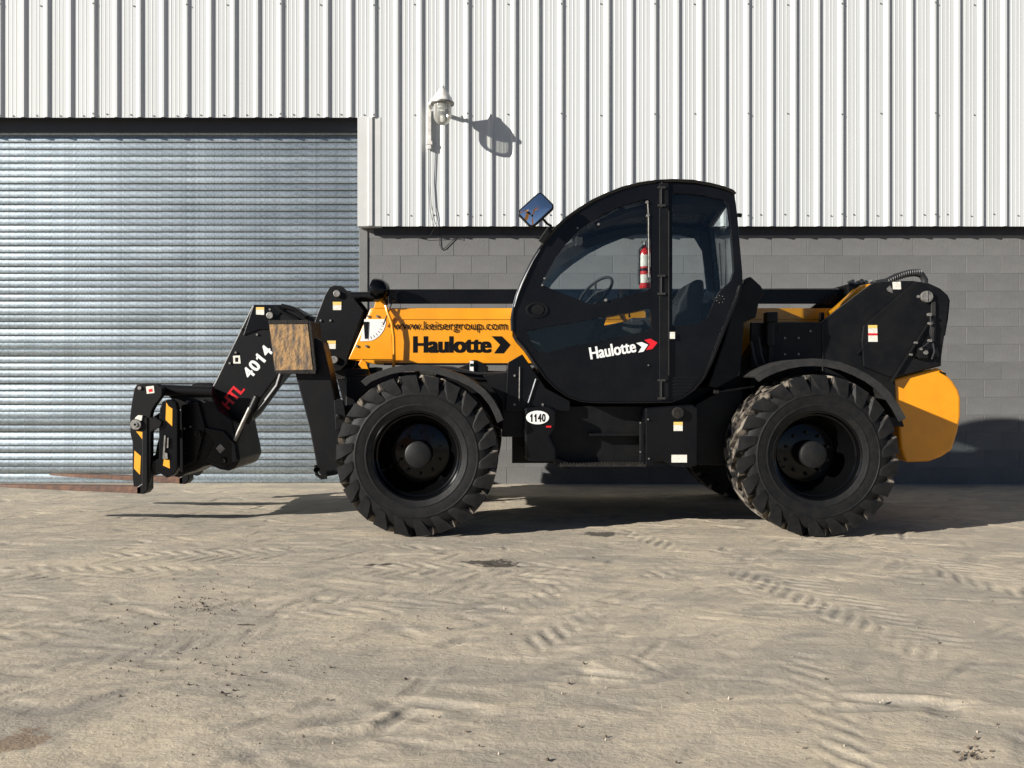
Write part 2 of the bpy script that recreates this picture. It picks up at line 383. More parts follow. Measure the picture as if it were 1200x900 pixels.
    # gentle fall of the apron away from the machine is nil: the yard is level
    for cx in (-.714, 2.28):
        for cy in (6.4, 8.3):
            g = np.exp(-(((x-cx)/.3)**2+((y-cy)/.25)**2)**2); z = z*(1-g)
    nx_, ny_ = len(xs), len(ys)
    idx = np.arange(nx_*ny_).reshape(ny_, nx_)
    f = np.stack([idx[:-1,:-1], idx[:-1,1:], idx[1:,1:], idx[1:,:-1]], -1).reshape(-1, 4)
    me = bpy.data.meshes.new('ground'); me.vertices.add(len(x)); me.vertices.foreach_set('co', np.stack([x, y, z], 1).ravel())
    me.loops.add(f.size); me.loops.foreach_set('vertex_index', f.ravel().astype(np.int32))
    me.polygons.add(len(f)); me.polygons.foreach_set('loop_start', np.arange(0, f.size, 4, dtype=np.int32))
    me.update(calc_edges=True)
    me.polygons.foreach_set('use_smooth', np.ones(len(f), bool))
    at = me.attributes.new('print', 'FLOAT', 'POINT'); at.data.foreach_set('value', (dark*near).astype(np.float32))
    o = bpy.data.objects.new('ground', me); COL.objects.link(o); o['kind'] = 'structure'
    # material
    m = bpy.data.materials.new('dusty_concrete_yard'); m.use_nodes = True; n = m.node_tree.nodes; L = m.node_tree.links; b = n['Principled BSDF']
    b.inputs['Roughness'].default_value = .9; b.inputs['Specular IOR Level'].default_value = .25
    tc = n.new('ShaderNodeTexCoord')
    def noise(sc, det=6, rough=.6, stretch=(1, 1, 1), dist=0):
        mp = n.new('ShaderNodeMapping'); L.new(tc.outputs['Object'], mp.inputs[0]); mp.inputs['Scale'].default_value = stretch
        z_ = n.new('ShaderNodeTexNoise'); z_.inputs['Scale'].default_value = sc; z_.inputs['Detail'].default_value = det
        z_.inputs['Roughness'].default_value = rough; z_.inputs['Distortion'].default_value = dist; L.new(mp.outputs[0], z_.inputs['Vector']); return z_.outputs[0]
    def rng(s_, a, c, lo=0, hi=1):
        r_ = n.new('ShaderNodeMapRange'); L.new(s_, r_.inputs[0]); r_.inputs[1].default_value = a; r_.inputs[2].default_value = c
        r_.inputs[3].default_value = lo; r_.inputs[4].default_value = hi; r_.interpolation_type = 'SMOOTHSTEP'; return r_.outputs[0]
    def mix(fac, a, c, bt='MIX'):
        x_ = n.new('ShaderNodeMixRGB'); x_.blend_type = bt
        for i, v in ((0, fac), (1, a), (2, c)):
            if isinstance(v, (int, float)): x_.inputs[i].default_value = v
            elif isinstance(v, tuple): x_.inputs[i].default_value = (*v, 1)
            else: L.new(v, x_.inputs[i])
        return x_.outputs[0]
    base = mix(rng(noise(.55, 5, .6, (1, 1.4, 1), .6), .38, .62), (.525, .448, .33), (.47, .405, .31))
    base = mix(rng(noise(2.2, 8, .68, (.6, 1.3, 1), 1.2), .42, .66, 0, .75), base, (.37, .325, .262))
    base = mix(rng(noise(5.5, 8, .7, (.5, 1.5, 1), .8), .55, .72, 0, .55), base, (.25, .23, .20))
    base = mix(rng(noise(3.7, 6, .6, (.7, 1.2, 1), .5), .60, .74, 0, .6), base, (.50, .43, .33))
    # hard-edged smears: cells of a warped pattern, each a little darker or lighter
    for (sc, st, f1, f2, cl) in ((2.6, (.5, 1.1, 1), .50, .42, (.32, .288, .24)), (6.5, (.6, 1.3, 1), .56, .38, (.33, .295, .24)), (4.2, (.7, 1.1, 1), .62, .5, (.55, .47, .35)), (11, (.5, 1.3, 1), .6, .35, (.30, .27, .23))):
        mpv = n.new('ShaderNodeMapping'); L.new(tc.outputs['Object'], mpv.inputs[0]); mpv.inputs['Scale'].default_value = st; mpv.inputs['Rotation'].default_value = (0, 0, .35*sc)
        nv = n.new('ShaderNodeTexNoise'); nv.inputs['Scale'].default_value = sc*.8; nv.inputs['Detail'].default_value = 3; L.new(mpv.outputs[0], nv.inputs['Vector'])
        av = n.new('ShaderNodeVectorMath'); av.operation = 'MULTIPLY_ADD'; L.new(nv.outputs['Color'], av.inputs[0]); av.inputs[1].default_value = (.5, .5, 0); L.new(mpv.outputs[0], av.inputs[2])
        vo = n.new('ShaderNodeTexVoronoi'); vo.inputs['Scale'].default_value = sc; L.new(av.outputs[0], vo.inputs['Vector'])
        bwn = n.new('ShaderNodeRGBToBW'); L.new(vo.outputs['Color'], bwn.inputs[0])
        base = mix(rng(bwn.outputs[0], f1, f1+.12, 0, f2), base, cl)
    at_ = n.new('ShaderNodeAttribute'); at_.attribute_name = 'print'
    base = mix(rng(at_.outputs['Fac'], .15, 1, 0, .5), base, (.25, .232, .20))
    base = mix(.18, base, rng(noise(90, 4, .7), .3, .7, .5, 1), 'MULTIPLY')
    # oil drips: shaped dark stains
    sep = n.new('ShaderNodeSeparateXYZ'); L.new(tc.outputs['Object'], sep.inputs[0])
    wob = noise(9, 5, .7)
    for (px, py, rx, ry, th, cl) in [(582,660,.15,.11,.92,(.06,.052,.042)),(563,658,.16,.05,1.,(.09,.08,.065)),(704,626,.15,.10,1,(.10,.09,.075)),(436,662,.05,.02,1,(.07,.06,.05)),(453,661,.04,.02,1,(.07,.06,.05)),
                                     (288,731,.05,.015,1,(.10,.08,.06)),(20,868,.1,.09,.6,(.22,.14,.08))]:
        Yp = CAMZ*F/(py-HY); Xp = (px-600)*Yp/F
        mp = n.new('ShaderNodeMapping'); L.new(tc.outputs['Object'], mp.inputs[0]); mp.inputs['Location'].default_value = (-Xp/rx, -Yp/ry, 0); mp.inputs['Scale'].default_value = (1/rx, 1/ry, 0)
        ln = n.new('ShaderNodeVectorMath'); ln.operation = 'LENGTH'; L.new(mp.outputs[0], ln.inputs[0])
        a_ = n.new('ShaderNodeMath'); a_.operation = 'MULTIPLY_ADD'; L.new(wob, a_.inputs[0]); a_.inputs[1].default_value = 3.2; a_.inputs[2].default_value = -1.6
        s2 = n.new('ShaderNodeMath'); s2.operation = 'ADD'; L.new(ln.outputs['Value'], s2.inputs[0]); L.new(a_.outputs[0], s2.inputs[1])
        base = mix(rng(s2.outputs[0], .75, .98, th, 0), base, cl)
    L.new(base, b.inputs['Base Color'])
    bp = n.new('ShaderNodeBump'); bp.inputs['Strength'].default_value = .45; bp.inputs['Distance'].default_value = .012
    ad = n.new('ShaderNodeMath'); ad.operation = 'ADD'; L.new(noise(60, 6, .7, (.8, 1, 1)), ad.inputs[0]); L.new(noise(24, 6, .6, (.7, 1.2, 1), .7), ad.inputs[1])
    L.new(ad.outputs[0], bp.inputs['Height']); L.new(bp.outputs[0], b.inputs['Normal'])
    me.materials.append(m)
    return o
build_ground()

# crumbs of dirt on the yard (uncountable)
mb = MB()
rs = random.Random(3)
for i in range(260):
    if i < 110: px, py = rs.gauss(215, 60), rs.gauss(742, 48)
    elif i < 140: px, py = rs.gauss(238, 16), rs.gauss(706, 6)
    elif i < 170: px, py = rs.gauss(1138, 12), rs.gauss(884, 4)
    else: px, py = rs.uniform(0, 1200), rs.uniform(650, 895)
    if py < 640: continue
    Yp = CAMZ*F/(py-HY); Xp = (px-600)*Yp/F; r = rs.choice((.003, .004, .005, .007)) * rs.uniform(.7, 1.3)
    vs = []
    for k in range(6):
        a = k*math.pi/3+rs.random(); vs.append((Xp+r*math.cos(a)*rs.uniform(.7, 1.5), Yp+r*math.sin(a)*rs.uniform(.7, 1.3), -.001))
    vs.append((Xp, Yp, r*rs.uniform(.5, 1.0)+.003))
    mb.add(vs, [(k, (k+1) % 6, 6) for k in range(6)])
c_ = obj('dirt_crumbs', mb, 'dirt'); c_['kind'] = 'stuff'; c_['label'] = 'scattered dark dirt crumbs on the dusty yard'; c_['category'] = 'dirt crumbs'

# pale grit and small stones, thicker near the camera and along the wall
mb = MB(); rs = random.Random(9)
for i in range(1500):
    Xp = rs.uniform(-5.5, 5.5); Yp = 2.3+6.9*rs.random()**1.1; r = .0016+.0045*rs.random()**4
    if abs(Xp) > Yp*.66: continue
    a0 = rs.random()*6; vs = [(Xp+r*math.cos(a0+k*1.2566)*rs.uniform(.7, 1.4), Yp+r*math.sin(a0+k*1.2566)*rs.uniform(.7, 1.4), -.004) for k in range(5)]
    vs.append((Xp+r*.2, Yp, r*rs.uniform(.6, 1.3)+.002)); mb.add(vs, [(k, (k+1) % 5, 5) for k in range(5)])
g_ = obj('loose_grit', mb, mat('pale_grit', (.42, .37, .29), .9, col2=(.16, .14, .12), vscale=3, vlo=.45, vhi=.55)); g_['kind'] = 'stuff'; g_['label'] = 'fine loose grit and small stones over the yard'; g_['category'] = 'grit'

# ------------------------------------------------------------------ warehouse
WY = 9.37; CY = 9.235; DY = 9.46
wh = thing('warehouse', 'warehouse with grey block wall, white ribbed cladding and a galvanised roller door', 'warehouse', (0, WY, 0))
JX = WX(431, WY); DX = WX(421, WY)              # jamb column edge, door edge
# block wall
mb = MB().box(DX, 16, WY+.0028, WY+.19, -.3, 2.98)
wall = obj('block_wall', mb, 'mortar', wh, origin=(JX, WY+.006, 0))
def block_mesh(wd, name='block', hh=.2, j=.0022):
    w2, h2 = wd/2-j, hh/2-j; c = .002
    m = MB().add([(-w2, .03, -h2), (w2, .03, -h2), (w2, .03, h2), (-w2, .03, h2),
                  (-w2, c, -h2), (w2, c, -h2), (w2, c, h2), (-w2, c, h2),
                  (-w2+c, 0, -h2+c), (w2-c, 0, -h2+c), (w2-c, 0, h2-c), (-w2+c, 0, h2-c)],
                 [(8, 9, 10, 11), (4, 5, 9, 8), (5, 6, 10, 9), (6, 7, 11, 10), (7, 4, 8, 11), (0, 1, 5, 4), (1, 2, 6, 5), (2, 3, 7, 6), (3, 0, 4, 7)])
    me = bpy.data.meshes.new(name); me.from_pydata(m.v, [], m.f); me.update(); me.materials.append(M['block']); return me
BM = {}; XA = -1.0587; stuffv = MB(); nb = 0
for r_ in range(15):
    z0 = -.02+.2*r_; off = 0 if (13-r_) % 2 == 0 else .2
    x = XA+off-.4*6
    while x < 15.5:
        a, b_ = max(x, JX+.004), x+.4
        if b_-a > .03:
            wd = round(b_-a, 3); cxx = (a+b_)/2; cz = z0+.1
            yo = WY+random.uniform(-.0012, .0012)
            if a < 5.75:
                if wd not in BM: BM[wd] = block_mesh(wd)
                o = bpy.data.objects.new('block', BM[wd]); COL.objects.link(o); o.location = (cxx, yo, cz)
                o.rotation_euler = (random.uniform(-.002, .002), 0, random.uniform(-.0015, .0015)); setparent(o, wall); nb += 1
            else:
                me = BM[wd] if wd in BM else BM.setdefault(wd, block_mesh(wd))
                stuffv.add([(v.co.x+cxx, v.co.y+yo, v.co.z+cz) for v in me.vertices], [tuple(p.vertices) for p in me.polygons])
        x += .4
print('blocks', nb)
o = obj('block_run', stuffv, 'block', wall); o['kind'] = 'stuff'
obj('eave_shade_strip', MB().box(JX+.07, 16, WY-.012, WY+.02, 2.815, 2.925), 'ring', wh, bevel=.003)  # guessed strip; its dark colour deepens the cladding's shade on the wall
obj('jamb_column', MB().box(DX, JX, WY-.012, WY+.10, -.2, 2.97), 'plaster', wh, bevel=.004)

# cladding sheets: three ribs each
PIT = .2605; HR = .0225
def clad_profile(n):
    pts = []
    for k in range(n):
        x = k*PIT
        pts += [(x, 0), (x+.030, 0), (x+.033, -.0022), (x+.038, -.0022), (x+.041, 0), (x+.078, 0), (x+.081, -.0018), (x+.086, -.0018), (x+.089, 0), (x+.118, 0), (x+.121, -.0018), (x+.125, -.0018), (x+.128, 0),
                (x+.170, 0), (x+.202, -HR), (x+.226, -HR), (x+.246, 0)]
    pts.append((n*PIT+.012, -.0008)); return pts
def clad_mesh(n, z0, z1, jit=0):
    pr = clad_profile(n); vs = []; fs = []; m = len(pr)
    th = .0008
    zz = (z0, z1)
    for z in zz:
        for x, y in pr: vs.append((x, y, z))
    for z in zz:
        for x, y in pr: vs.append((x, y+th, z))
    for i in range(m-1):
        fs.append((i, i+1, m+i+1, m+i)); fs.append((2*m+i+1, 2*m+i, 3*m+i, 3*m+i+1)); fs.append((i+1, i, 2*m+i, 2*m+i+1))
    me = bpy.data.meshes.new('cladding_sheet'); me.from_pydata(vs, [], fs); me.update(); me.materials.append(M['cladding']); return me
clad = obj('cladding', MB().box(-9, 16, CY+.03, CY+.05, 4.25, 6.9), 'dark', wh)   # steel rails behind the sheets
x0 = WX(470.6, CY)             # right edge of one rib's shade
ztop = 7.0; zb_r = WZ(265.3, CY); zb_l = WZ(137.8, CY)
mr_ = clad_mesh(4, zb_r, ztop); ml_ = clad_mesh(4, zb_l, ztop)
screws = MB()
def screw(x, z, y=CY-.002): screws.lathe([(.0001, -.008), (.006, -.008), (.009, -.001), (.009, 0)], (x, y, z), 'Y', 8)
SPL = x0-PIT                   # sheets right of the jamb start here
for k in range(-9, 14):
    x = SPL+k*4*PIT
    me = mr_ if k >= 0 else ml_
    o = bpy.data.objects.new('cladding_sheet', me); COL.objects.link(o); o.location = (x, CY+(.0009 if k % 2 else 0), 0)
    o.rotation_euler = (0, random.uniform(-.0008, .0008), 0); setparent(o, clad)
    for z in ((WZ(252, CY), WZ(134, CY), WZ(5, CY)) if k >= 0 else (WZ(135, CY), WZ(6, CY))):
        foot = z == (WZ(252, CY) if k >= 0 else WZ(135, CY))
        for j in range(4):
            if foot or j == 1: screw(x+j*PIT+(.14 if not foot else .10)+random.uniform(-.008, .008), z+random.uniform(-.012, .012))
        screw(x+3*PIT+.214, z+random.uniform(-.012, .012), CY-HR-.001)
    if x > 15: break
o = obj('roofing_screws', screws, 'steel', clad); o['kind'] = 'stuff'
# flashing strip beside the door, on top of jamb
fx0 = WX(419, CY); fx1 = SPL-.002+.03
fl = obj('corner_flashing', MB().prism([(fx0, zb_r), (fx1, zb_r), (fx1, zb_l+.004), (fx0, zb_l+.004)], CY-.0045, CY+.11), 'flash', wh, bevel=.003)
obj('flashing_lip', MB().prism([(WX(431.5, CY), zb_r+.002), (WX(437, CY), zb_r+.002), (WX(437, CY), zb_l), (WX(431.5, CY), zb_l)], CY-.020, CY-.005), 'flash', fl, bevel=.006)
# soffit closers and lintel
obj('lintel', MB().box(-7.2, DX+.002, CY+.15, WY+.2, 4.00, zb_l+.3).box(-7.2, DX+.004, CY+.02, CY+.15, zb_l+.03, zb_l+.25), 'dark', wh)
obj('sill_closer', MB().box(DX, 16, CY+.012, WY+.02, 2.925, 2.95), 'dark', wh)
# body of the building behind (roof, back and side walls)
mb = MB(); mb.box(DX+.03, 16, CY+.06, WY+.20, 2.985, 3.0); 
mb.box(-9, 16, 30, 30.2, 0, 6.9).box(-9.2, -9, CY+.06, 30.2, 0, 6.9).box(16, 16.2, CY+.06, 30.2, 0, 6.9).box(-9, -7.2, WY, WY+.2, 0, 4.4)
obj('side_wall', mb, 'cladding', wh)
mb = MB(); vs = [(-9.4, CY-.12, 6.95), (16.4, CY-.12, 6.95), (16.4, 20, 8.6), (-9.4, 20, 8.6), (-9.4, 30.4, 6.95), (16.4, 30.4, 6.95)]
mb.add(vs + [(x, y, z+.06) for x, y, z in vs], [(3,2,1,0),(6,7,8,9),(2,3,4,5),(9,8,11,10),(0,1,7,6),(5,4,10,11),(1,2,8,7),(2,5,11,8),(3,0,6,9),(4,3,9,10)])
obj('roof', mb, 'roof', wh)

# roller door
rd = obj('roller_door', MB().box(-7.1, DX+.02, DY+.03, DY+.05, 0, 4.2), 'dark', wh)      # dark shaft behind the curtain
SP = .0788
def slat_mesh():
    pr = []
    for i in range(8):                      # convex face
        a = math.pi*(.06+.88*i/7); pr.append((-.0062*math.sin(a)**.8+.001, .002+.0625*(i/7)))
    pr += [(.0025, .0665), (.0035, .0685), (.0025, .0715), (.0010, .0738), (.012, .0745), (.020, .0765), (.018, .0790)]
    vs = []; m = len(pr)
    for x in (-7.05, DX-.002):
        for y, z in pr: vs.append((x, y, z))
    fs = [(i, m+i, m+i+1, i+1) for i in range(m-1)]
    me = bpy.data.meshes.new('slat'); me.from_pydata(vs, [], fs); me.update(); me.materials.append(M['galv'])
    me.polygons.foreach_set('use_smooth', [True]*len(me.polygons)); me.set_sharp_from_angle(angle=R(30))
    return me
sm_ = slat_mesh(); z = .035; rr = random.Random(11)
while z < 4.15:
    o = bpy.data.objects.new('slat', sm_); COL.objects.link(o); o.location = (0, DY, z)
    amp = .24 if z < 1.85 else .035
    o.rotation_euler = (rr.uniform(-amp, amp), 0, rr.uniform(-.0004, .0004)); setparent(o, rd); z += SP
obj('bottom_bar', MB().box(-7.05, DX-.004, DY-.014, DY+.02, .004, .037), 'galv', rd, bevel=.003)
obj('guide_rail', MB().box(DX-.001, DX+.03, DY-.05, DY+.06, 0, 4.18), 'galv', wh, bevel=.002)

# ------------------------------------------------------------------ wall lamp
LY = 8.93
lp = thing('wall_lamp', 'white bulkhead lamp with clear glass dome on the cladding', 'lamp', (WX(503, CY), CY-HR, WZ(155, CY)))
lc = P3(518.5, 121, LY)
mb = MB().lathe([(.0001, .186), (.020, .184), (.026, .165), (.034, .150), (.056, .118), (.082, .085), (.102, .05), (.114, .02), (.122, .0), (.114, -.004), (.088, .004), (.0001, .01)], lc, 'Z', 36)
obj('lamp_shade', mb, 'lampwhite', lp, smooth=True)
obj('clamp_ring', MB().lathe([(.108, -.012), (.126, -.012), (.128, .004), (.110, .008)], lc, 'Z', 36, close=True), 'steel', lp, smooth=True)
mb = MB(); prof = []
for i in range(11):
    a = i/10*math.pi/2; prof.append((.095*math.cos(a)+.0001, -.13-.105*math.sin(a)))
mb.lathe([(.095, -.012), (.096, -.07)] + prof, lc, 'Z', 36); obj('glass_dome', mb, 'globe', lp, smooth=True)
obj('bulb_holder', MB().lathe([(.0001, 0), (.05, -.002), (.052, -.05), (.035, -.06), (.0001, -.06)], lc, 'Z', 20), 'white', lp, smooth=True)
a0 = Vector((WX(504, CY)+.01, CY-HR-.03, WZ(128, CY))); 
obj('bracket_arm', MB().tube([a0, a0+Vector((.0, -.08, .012)), lc+Vector((-.10, .08, .05)), lc+Vector((-.03, .02, .12))], .024, 10).tube([a0+Vector((.02, -.12, .015)), a0+Vector((.02, -.12, .06))], .008, 6), 'lampwhite', lp, smooth=True)
obj('bracket_post', MB().box(WX(501, CY), WX(506, CY), CY-HR-.03, CY-HR+.01, WZ(176, CY), WZ(129, CY)).box(WX(500, CY), WX(507.5, CY), CY-HR-.036, CY-HR-.001, WZ(171, CY), WZ(167, CY)), 'lampwhite', lp, bevel=.006)
cb_ = obj('lamp_cable', MB().tube([P3(504, 175, CY-.040), P3(504, 215, CY-.032), P3(505.5, 240, CY-.032), P3(509, 258, CY-.032), P3(512, 266, CY-.02), P3(514, 274, WY-.02)], .0035, 6)
     .tube([P3(502, 175, CY-.040), P3(502, 210, CY-.034), P3(504, 245, CY-.034), P3(507.5, 262, CY-.034), P3(509, 268, CY+.01), P3(501, 281, WY-.008), P3(493, 279, WY-.006)], .003, 6), 'rubberh', smooth=True)
cb_['label'] = 'thin twin cable hanging down the cladding below the wall lamp'; cb_['category'] = 'cable'
cb2 = obj('loose_wire', MB().tube([P3(514.5, 275, WY-.012), P3(515, 287, WY-.012), P3(517.5, 292.5, WY-.012), P3(521, 291, WY-.012), P3(528, 284, WY-.012), P3(534, 278, WY-.012)], .004, 8), 'rubberh', smooth=True)
cb2['label'] = 'short black wire loop sticking out under the cladding edge on the block wall'; cb2['category'] = 'wire'

# ------------------------------------------------------------------ telehandler
T = thing('telehandler', 'black and yellow telehandler parked in front of the roller door and grey wall', 'telehandler', (.8, 7.35, 0))
def part(name, mb, m, parent=None, **k): return obj(name, mb, m, parent or T, **k)
def ppoly(name, pts, Y, d, m, parent=None, holes=(), bevel=.006, **k):
    return part(name, MB().prism(P2(pts, Y), Y, Y+d, [P2(h, Y) for h in holes]), m, parent, bevel=bevel, **k)

# --- wheels
RT, TW = .598, .215
def tyre_mb():
    mb = MB()
    prof = [(.318, .165), (.325, .185), (.36, .203), (.372, .2065), (.376, .2095), (.384, .2105), (.388, .2085), (.42, .214), (.452, .2155), (.455, .218), (.461, .218), (.464, .2155), (.48, .214), (.52, .205), (.545, .188), (.556, .12), (.560, 0)]
    full = [(r, -h) for r, h in prof] + [(r, h) for r, h in prof[-2::-1]]
    mb.lathe(full, (0, 0, 0), 'Y', 88)
    # sidewall moulding rings
    NL = 22
    us = [0, .25, .5, .75, .92, 1.0, 1.12, 1.26, 1.38, 1.46]
    for side in (-1, 1):
        for k in range(NL):
            ph0 = 2*math.pi*(k+(.5 if side > 0 else 0))/NL
            secs = []
            for u in us:
                yv = min(u, 1.0)*.205 - (.02 if u == 0 else 0)*0
                if u <= 1: rad = RT+.012 - .02*max(0, u-.6)**1.5*4*.25; rin = .545
                else: rad = RT-.010-(u-1)*.25; rin = rad-.05
                if u > 1: yv = .208+.0085*min(1, (u-1)*6)
                ph = ph0 - .33*(min(u, 1.0))**.85 - max(0, u-1)*.22
                hw = (.020+.038*u**1.5 if u <= 1 else .058-(u-1)*.040-.012*(u>1.4))/.6
                if u == 0: yv = -.012
                secs.append((yv, rad, rin, ph, hw))
            vs = []
            for (yv, rad, rin, ph, hw) in secs:
                y_ = yv*side
                if rad > .585 or True:
                    for (rr_, aa, yy) in ((rin, ph-hw*1.18, y_), (rad, ph-hw, y_), (rad, ph+hw, y_), (rin, ph+hw*1.18, y_)):
                        vs.append((rr_*math.cos(aa), yy if rr_ == rad or yv <= .2 else y_-side*.03, rr_*math.sin(aa)))
            m = len(secs); fs = []
            for i in range(m-1):
                for j in range(3): 
                    f = (i*4+j, i*4+j+1, (i+1)*4+j+1, (i+1)*4+j); fs.append(f if side < 0 else f[::-1])
            fs.append((0, 1, 2, 3)[::side]); fs.append(((m-1)*4+3, (m-1)*4+2, (m-1)*4+1, (m-1)*4)[::side])
            mb.add(vs, fs)
    return mb
def rim_mb():
    mb = MB()
    # outer face towards -Y: flange, stepped well, dish
    mb.lathe([(.322, -.150), (.336, -.176), (.342, -.188), (.333, -.194), (.322, -.186), (.310, -.150), (.300, -.145), (.292, -.095), (.285, -.085), (.278, -.02), (.262, .0), (.255, .045), (.225, .07), (.15, .055), (.0001, .05)], (0, 0, 0), 'Y', 72)
    mb.lathe([(.322, .150), (.336, .176), (.342, .188), (.333, .194), (.322, .186), (.305, .150), (.285, .08), (.262, .02)][::-1], (0, 0, 0), 'Y', 60)
    return mb
tyre_me = rim_me = None
def make_wheel(cx, cy, rot, parent=T):
    loc = (cx, cy, .61)
    wl = part('wheel', MB(), 'rim', origin=loc) if False else None
    o = obj('wheel', rim_mb(), 'rim', smooth=True); o.location = loc; ROOTS[o.name] = Vector(loc); setparent(o, T)
    return o
wheel0 = make_wheel(-.714, 6.18+TW, 0)
t0 = obj('tyre', tyre_mb(), 'rubber', smooth=True); t0.parent = wheel0
h0 = obj('hub', MB().lathe([(.0001, -.120), (.088, -.120), (.100, -.112), (.102, -.03), (.102, .05)], (0, 0, 0), 'Y', 36), mat('hub_grey', (.0075, .008, .009), .5, spec=.25, col2=(.013, .0125, .012), vscale=20), smooth=True); h0.parent = wheel0
nn = MB()
for k in range(10):
    a = 2*math.pi*(k+.5)/10; nn.lathe([(.0001, .02), (.012, .02), (.013, .06)], (.165*math.cos(a), 0, .165*math.sin(a)), 'Y', 6)
n0 = obj('wheel_nuts', nn, 'blackm'); n0.parent = wheel0
v0 = obj('valve_stem', MB().tube([(-.235, -.03, -.11), (-.205, -.06, -.092)], .006, 8), 'chrome'); v0.parent = wheel0
wheels = [wheel0]
for (cx, cy, rz, ry) in ((2.29, 6.18+TW, 0, .11), (-.714, 8.53-TW, math.pi, 0), (2.29, 8.53-TW, math.pi, .05)):
    wn = wheel0.copy(); COL.objects.link(wn); wn.location = (cx, cy, .61); wn.parent = T; wn.matrix_parent_inverse = Matrix.Translation(-ROOTS['telehandler'])
    wn.rotation_euler = (0, 0, rz)
    for ch in (t0, h0, n0, v0):
        c = ch.copy(); COL.objects.link(c); c.parent = wn
        if ch is t0 or ch is h0: c.rotation_euler = (0, ry, 0)
    wheels.append(wn)
    wn['label'] = ''
    del wn['label']
# axles
for cx in (-.714, 2.29):
    mb = MB().lathe([(.10, -.95), (.12, -.5), (.15, -.2), (.17, 0), (.15, .2), (.12, .5), (.10, .95)], (cx, 7.355, .61), 'Y', 20)
    part('axle', mb, 'blackm', smooth=True)

# --- chassis
cz = lambda py, Y=6.95: WZ(py, Y)
ppoly('chassis', [(405,441),(470,436),(560,434),(640,436),(860,440),(905,377),(968,377),(1080,420),(1088,486),(1050,520),(880,523),(860,512),(610,512),(560,492),(428,492),(424,520),(405,520)], 6.93, .85, 'blackm', bevel=.01)
ppoly('front_frame', [(404,432),(428,432),(430,520),(404,520)], 7.0, .7, 'blackm')
# front body part between fender and cab
ppoly('front_bulkhead', [(566,440),(598,436),(604,420),(612,430),(640,470),(640,512),(588,512),(588,470)], 6.50, .45, 'blackm')
ppoly('side_plate', [(595,425),(612,415),(640,455),(668,470),(668,482),(592,482)], 6.44, .06, 'black')
part('grab_rod', MB().tube([P3(628, 444, 6.43), P3(619, 472, 6.43)], .006, 8), 'chrome')
part('post_rod', MB().tube([P3(609, 430, 6.43), P3(608.5, 470, 6.43)], .004, 8), 'steel')
# exhaust / small box ahead of cab beneath boom
ppoly('valve_block', [(553,422),(559,422),(571,429),(571,437),(590,437),(598,428),(600,445),(540,445),(535,432),(545,428)], 6.9, .3, 'blackm')
ppoly('marker_plate', [(550.5,423),(555,423),(555,436),(550.5,436)], 6.88, .01, 'white', bevel=.001)
ppoly('marker_stripe', [(550.8,426),(554.7,426),(554.7,429.5),(550.8,429.5)], 6.878, .003, 'decalk', bevel=0)
# --- fenders
def fender(pts, Y=6.20, dep=.46, th=6.5):
    c = (sum(p[0] for p in pts)/len(pts), 535)
    out = P2(pts, Y); inn = []
    for (x, y) in pts:
        d = math.hypot(x-c[0], y-c[1]); inn.append((x-(x-c[0])/d*th, y-(y-c[1])/d*th))
    inn = P2(inn, Y); inn2 = []
    for (x, y) in pts:
        d = math.hypot(x-c[0], y-c[1]); inn2.append((x-(x-c[0])/d*2, y-(y-c[1])/d*2))
    inn2 = P2(inn2, Y)
    mb = MB().prism(out + inn[::-1], Y, Y+.012); mb.prism(out + inn2[::-1], Y+.0125, Y+dep)
    return mb
ff = [(423,447),(430,441),(442,436),(456,431),(472,428),(488,427),(505,428.5),(522,433),(540,439),(556,447),(569,457),(579,469),(586,482),(590,492)]
rf = [(883,441),(892,435),(905,429),(920,424),(936,421),(952,420),(968,421),(985,424.5),(1002,431),(1018,439),(1032,449),(1044,461),(1053,474),(1062,490)]
fd1 = part('fender', fender(ff, th=8), 'fender', bevel=.002); fd2 = part('fender', fender(rf, th=9), 'fender', bevel=.002)
for p in (ff, rf):
    part('fender', fender(p, 6.2, .46), 'fender').location = (0, 1.85, 0)
part('fender_stay', MB().bar(P3(470, 440, 6.5), P3(470, 470, 7.0), .04, .03).bar(P3(960, 432, 6.5), P3(960, 440, 7.0), .04, .03), 'blackm')
ppoly('fender_sticker', [(492,434.5),(511,436),(511,440),(492,438.5)], 6.30, .004, 'sticker', fd1, bevel=0)

# --- under-cab: tank, step, locker
ppoly('fuel_tank', [(614,478),(645,476),(652,480),(652,500),(645,510),(652,525),(652,541),(619,541),(614,535)], 6.32, .5, 'black', bevel=.02)
ppoly('step_housing', [(640,476),(760,476),(760,508),(760,545),(664,545),(650,535),(641,520)], 6.52, .5, 'blackm', bevel=.008)
ppoly('step_bracket', [(650,536),(668,543),(668,549),(658,549),(650,544)], 6.36, .2, 'blackm')
mb = MB(); z_ = WZ(543.5, 6.34); xa, xb = WX(656, 6.34), WX(757, 6.34)
mb.box(xa, xb, 6.34, 6.56, z_-.022, z_-.004)
k = xa
while k < xb-.02:
    mb.add([(k, 6.34, z_-.004), (k+.018, 6.34, z_-.004), (k+.009, 6.34, z_+.012), (k, 6.352, z_-.004), (k+.018, 6.352, z_-.004), (k+.009, 6.352, z_+.012)], [(0,1,2),(5,4,3),(0,2,5,3),(1,4,5,2),(0,3,4,1)]); k += .024
part('step', mb, 'dusty', bevel=0)
part('upper_step', MB().box(WX(690, 6.5), WX(750, 6.5), 6.42, 6.53, WZ(510, 6.5), WZ(507.5, 6.5)), 'blackm', bevel=.003)
lk = ppoly('battery_locker', [(756,478),(812,474),(818,478),(818,545),(808,548),(785,545),(782,541),(768,541),(766,546),(756,546)], 6.34, .55, 'black', bevel=.012)
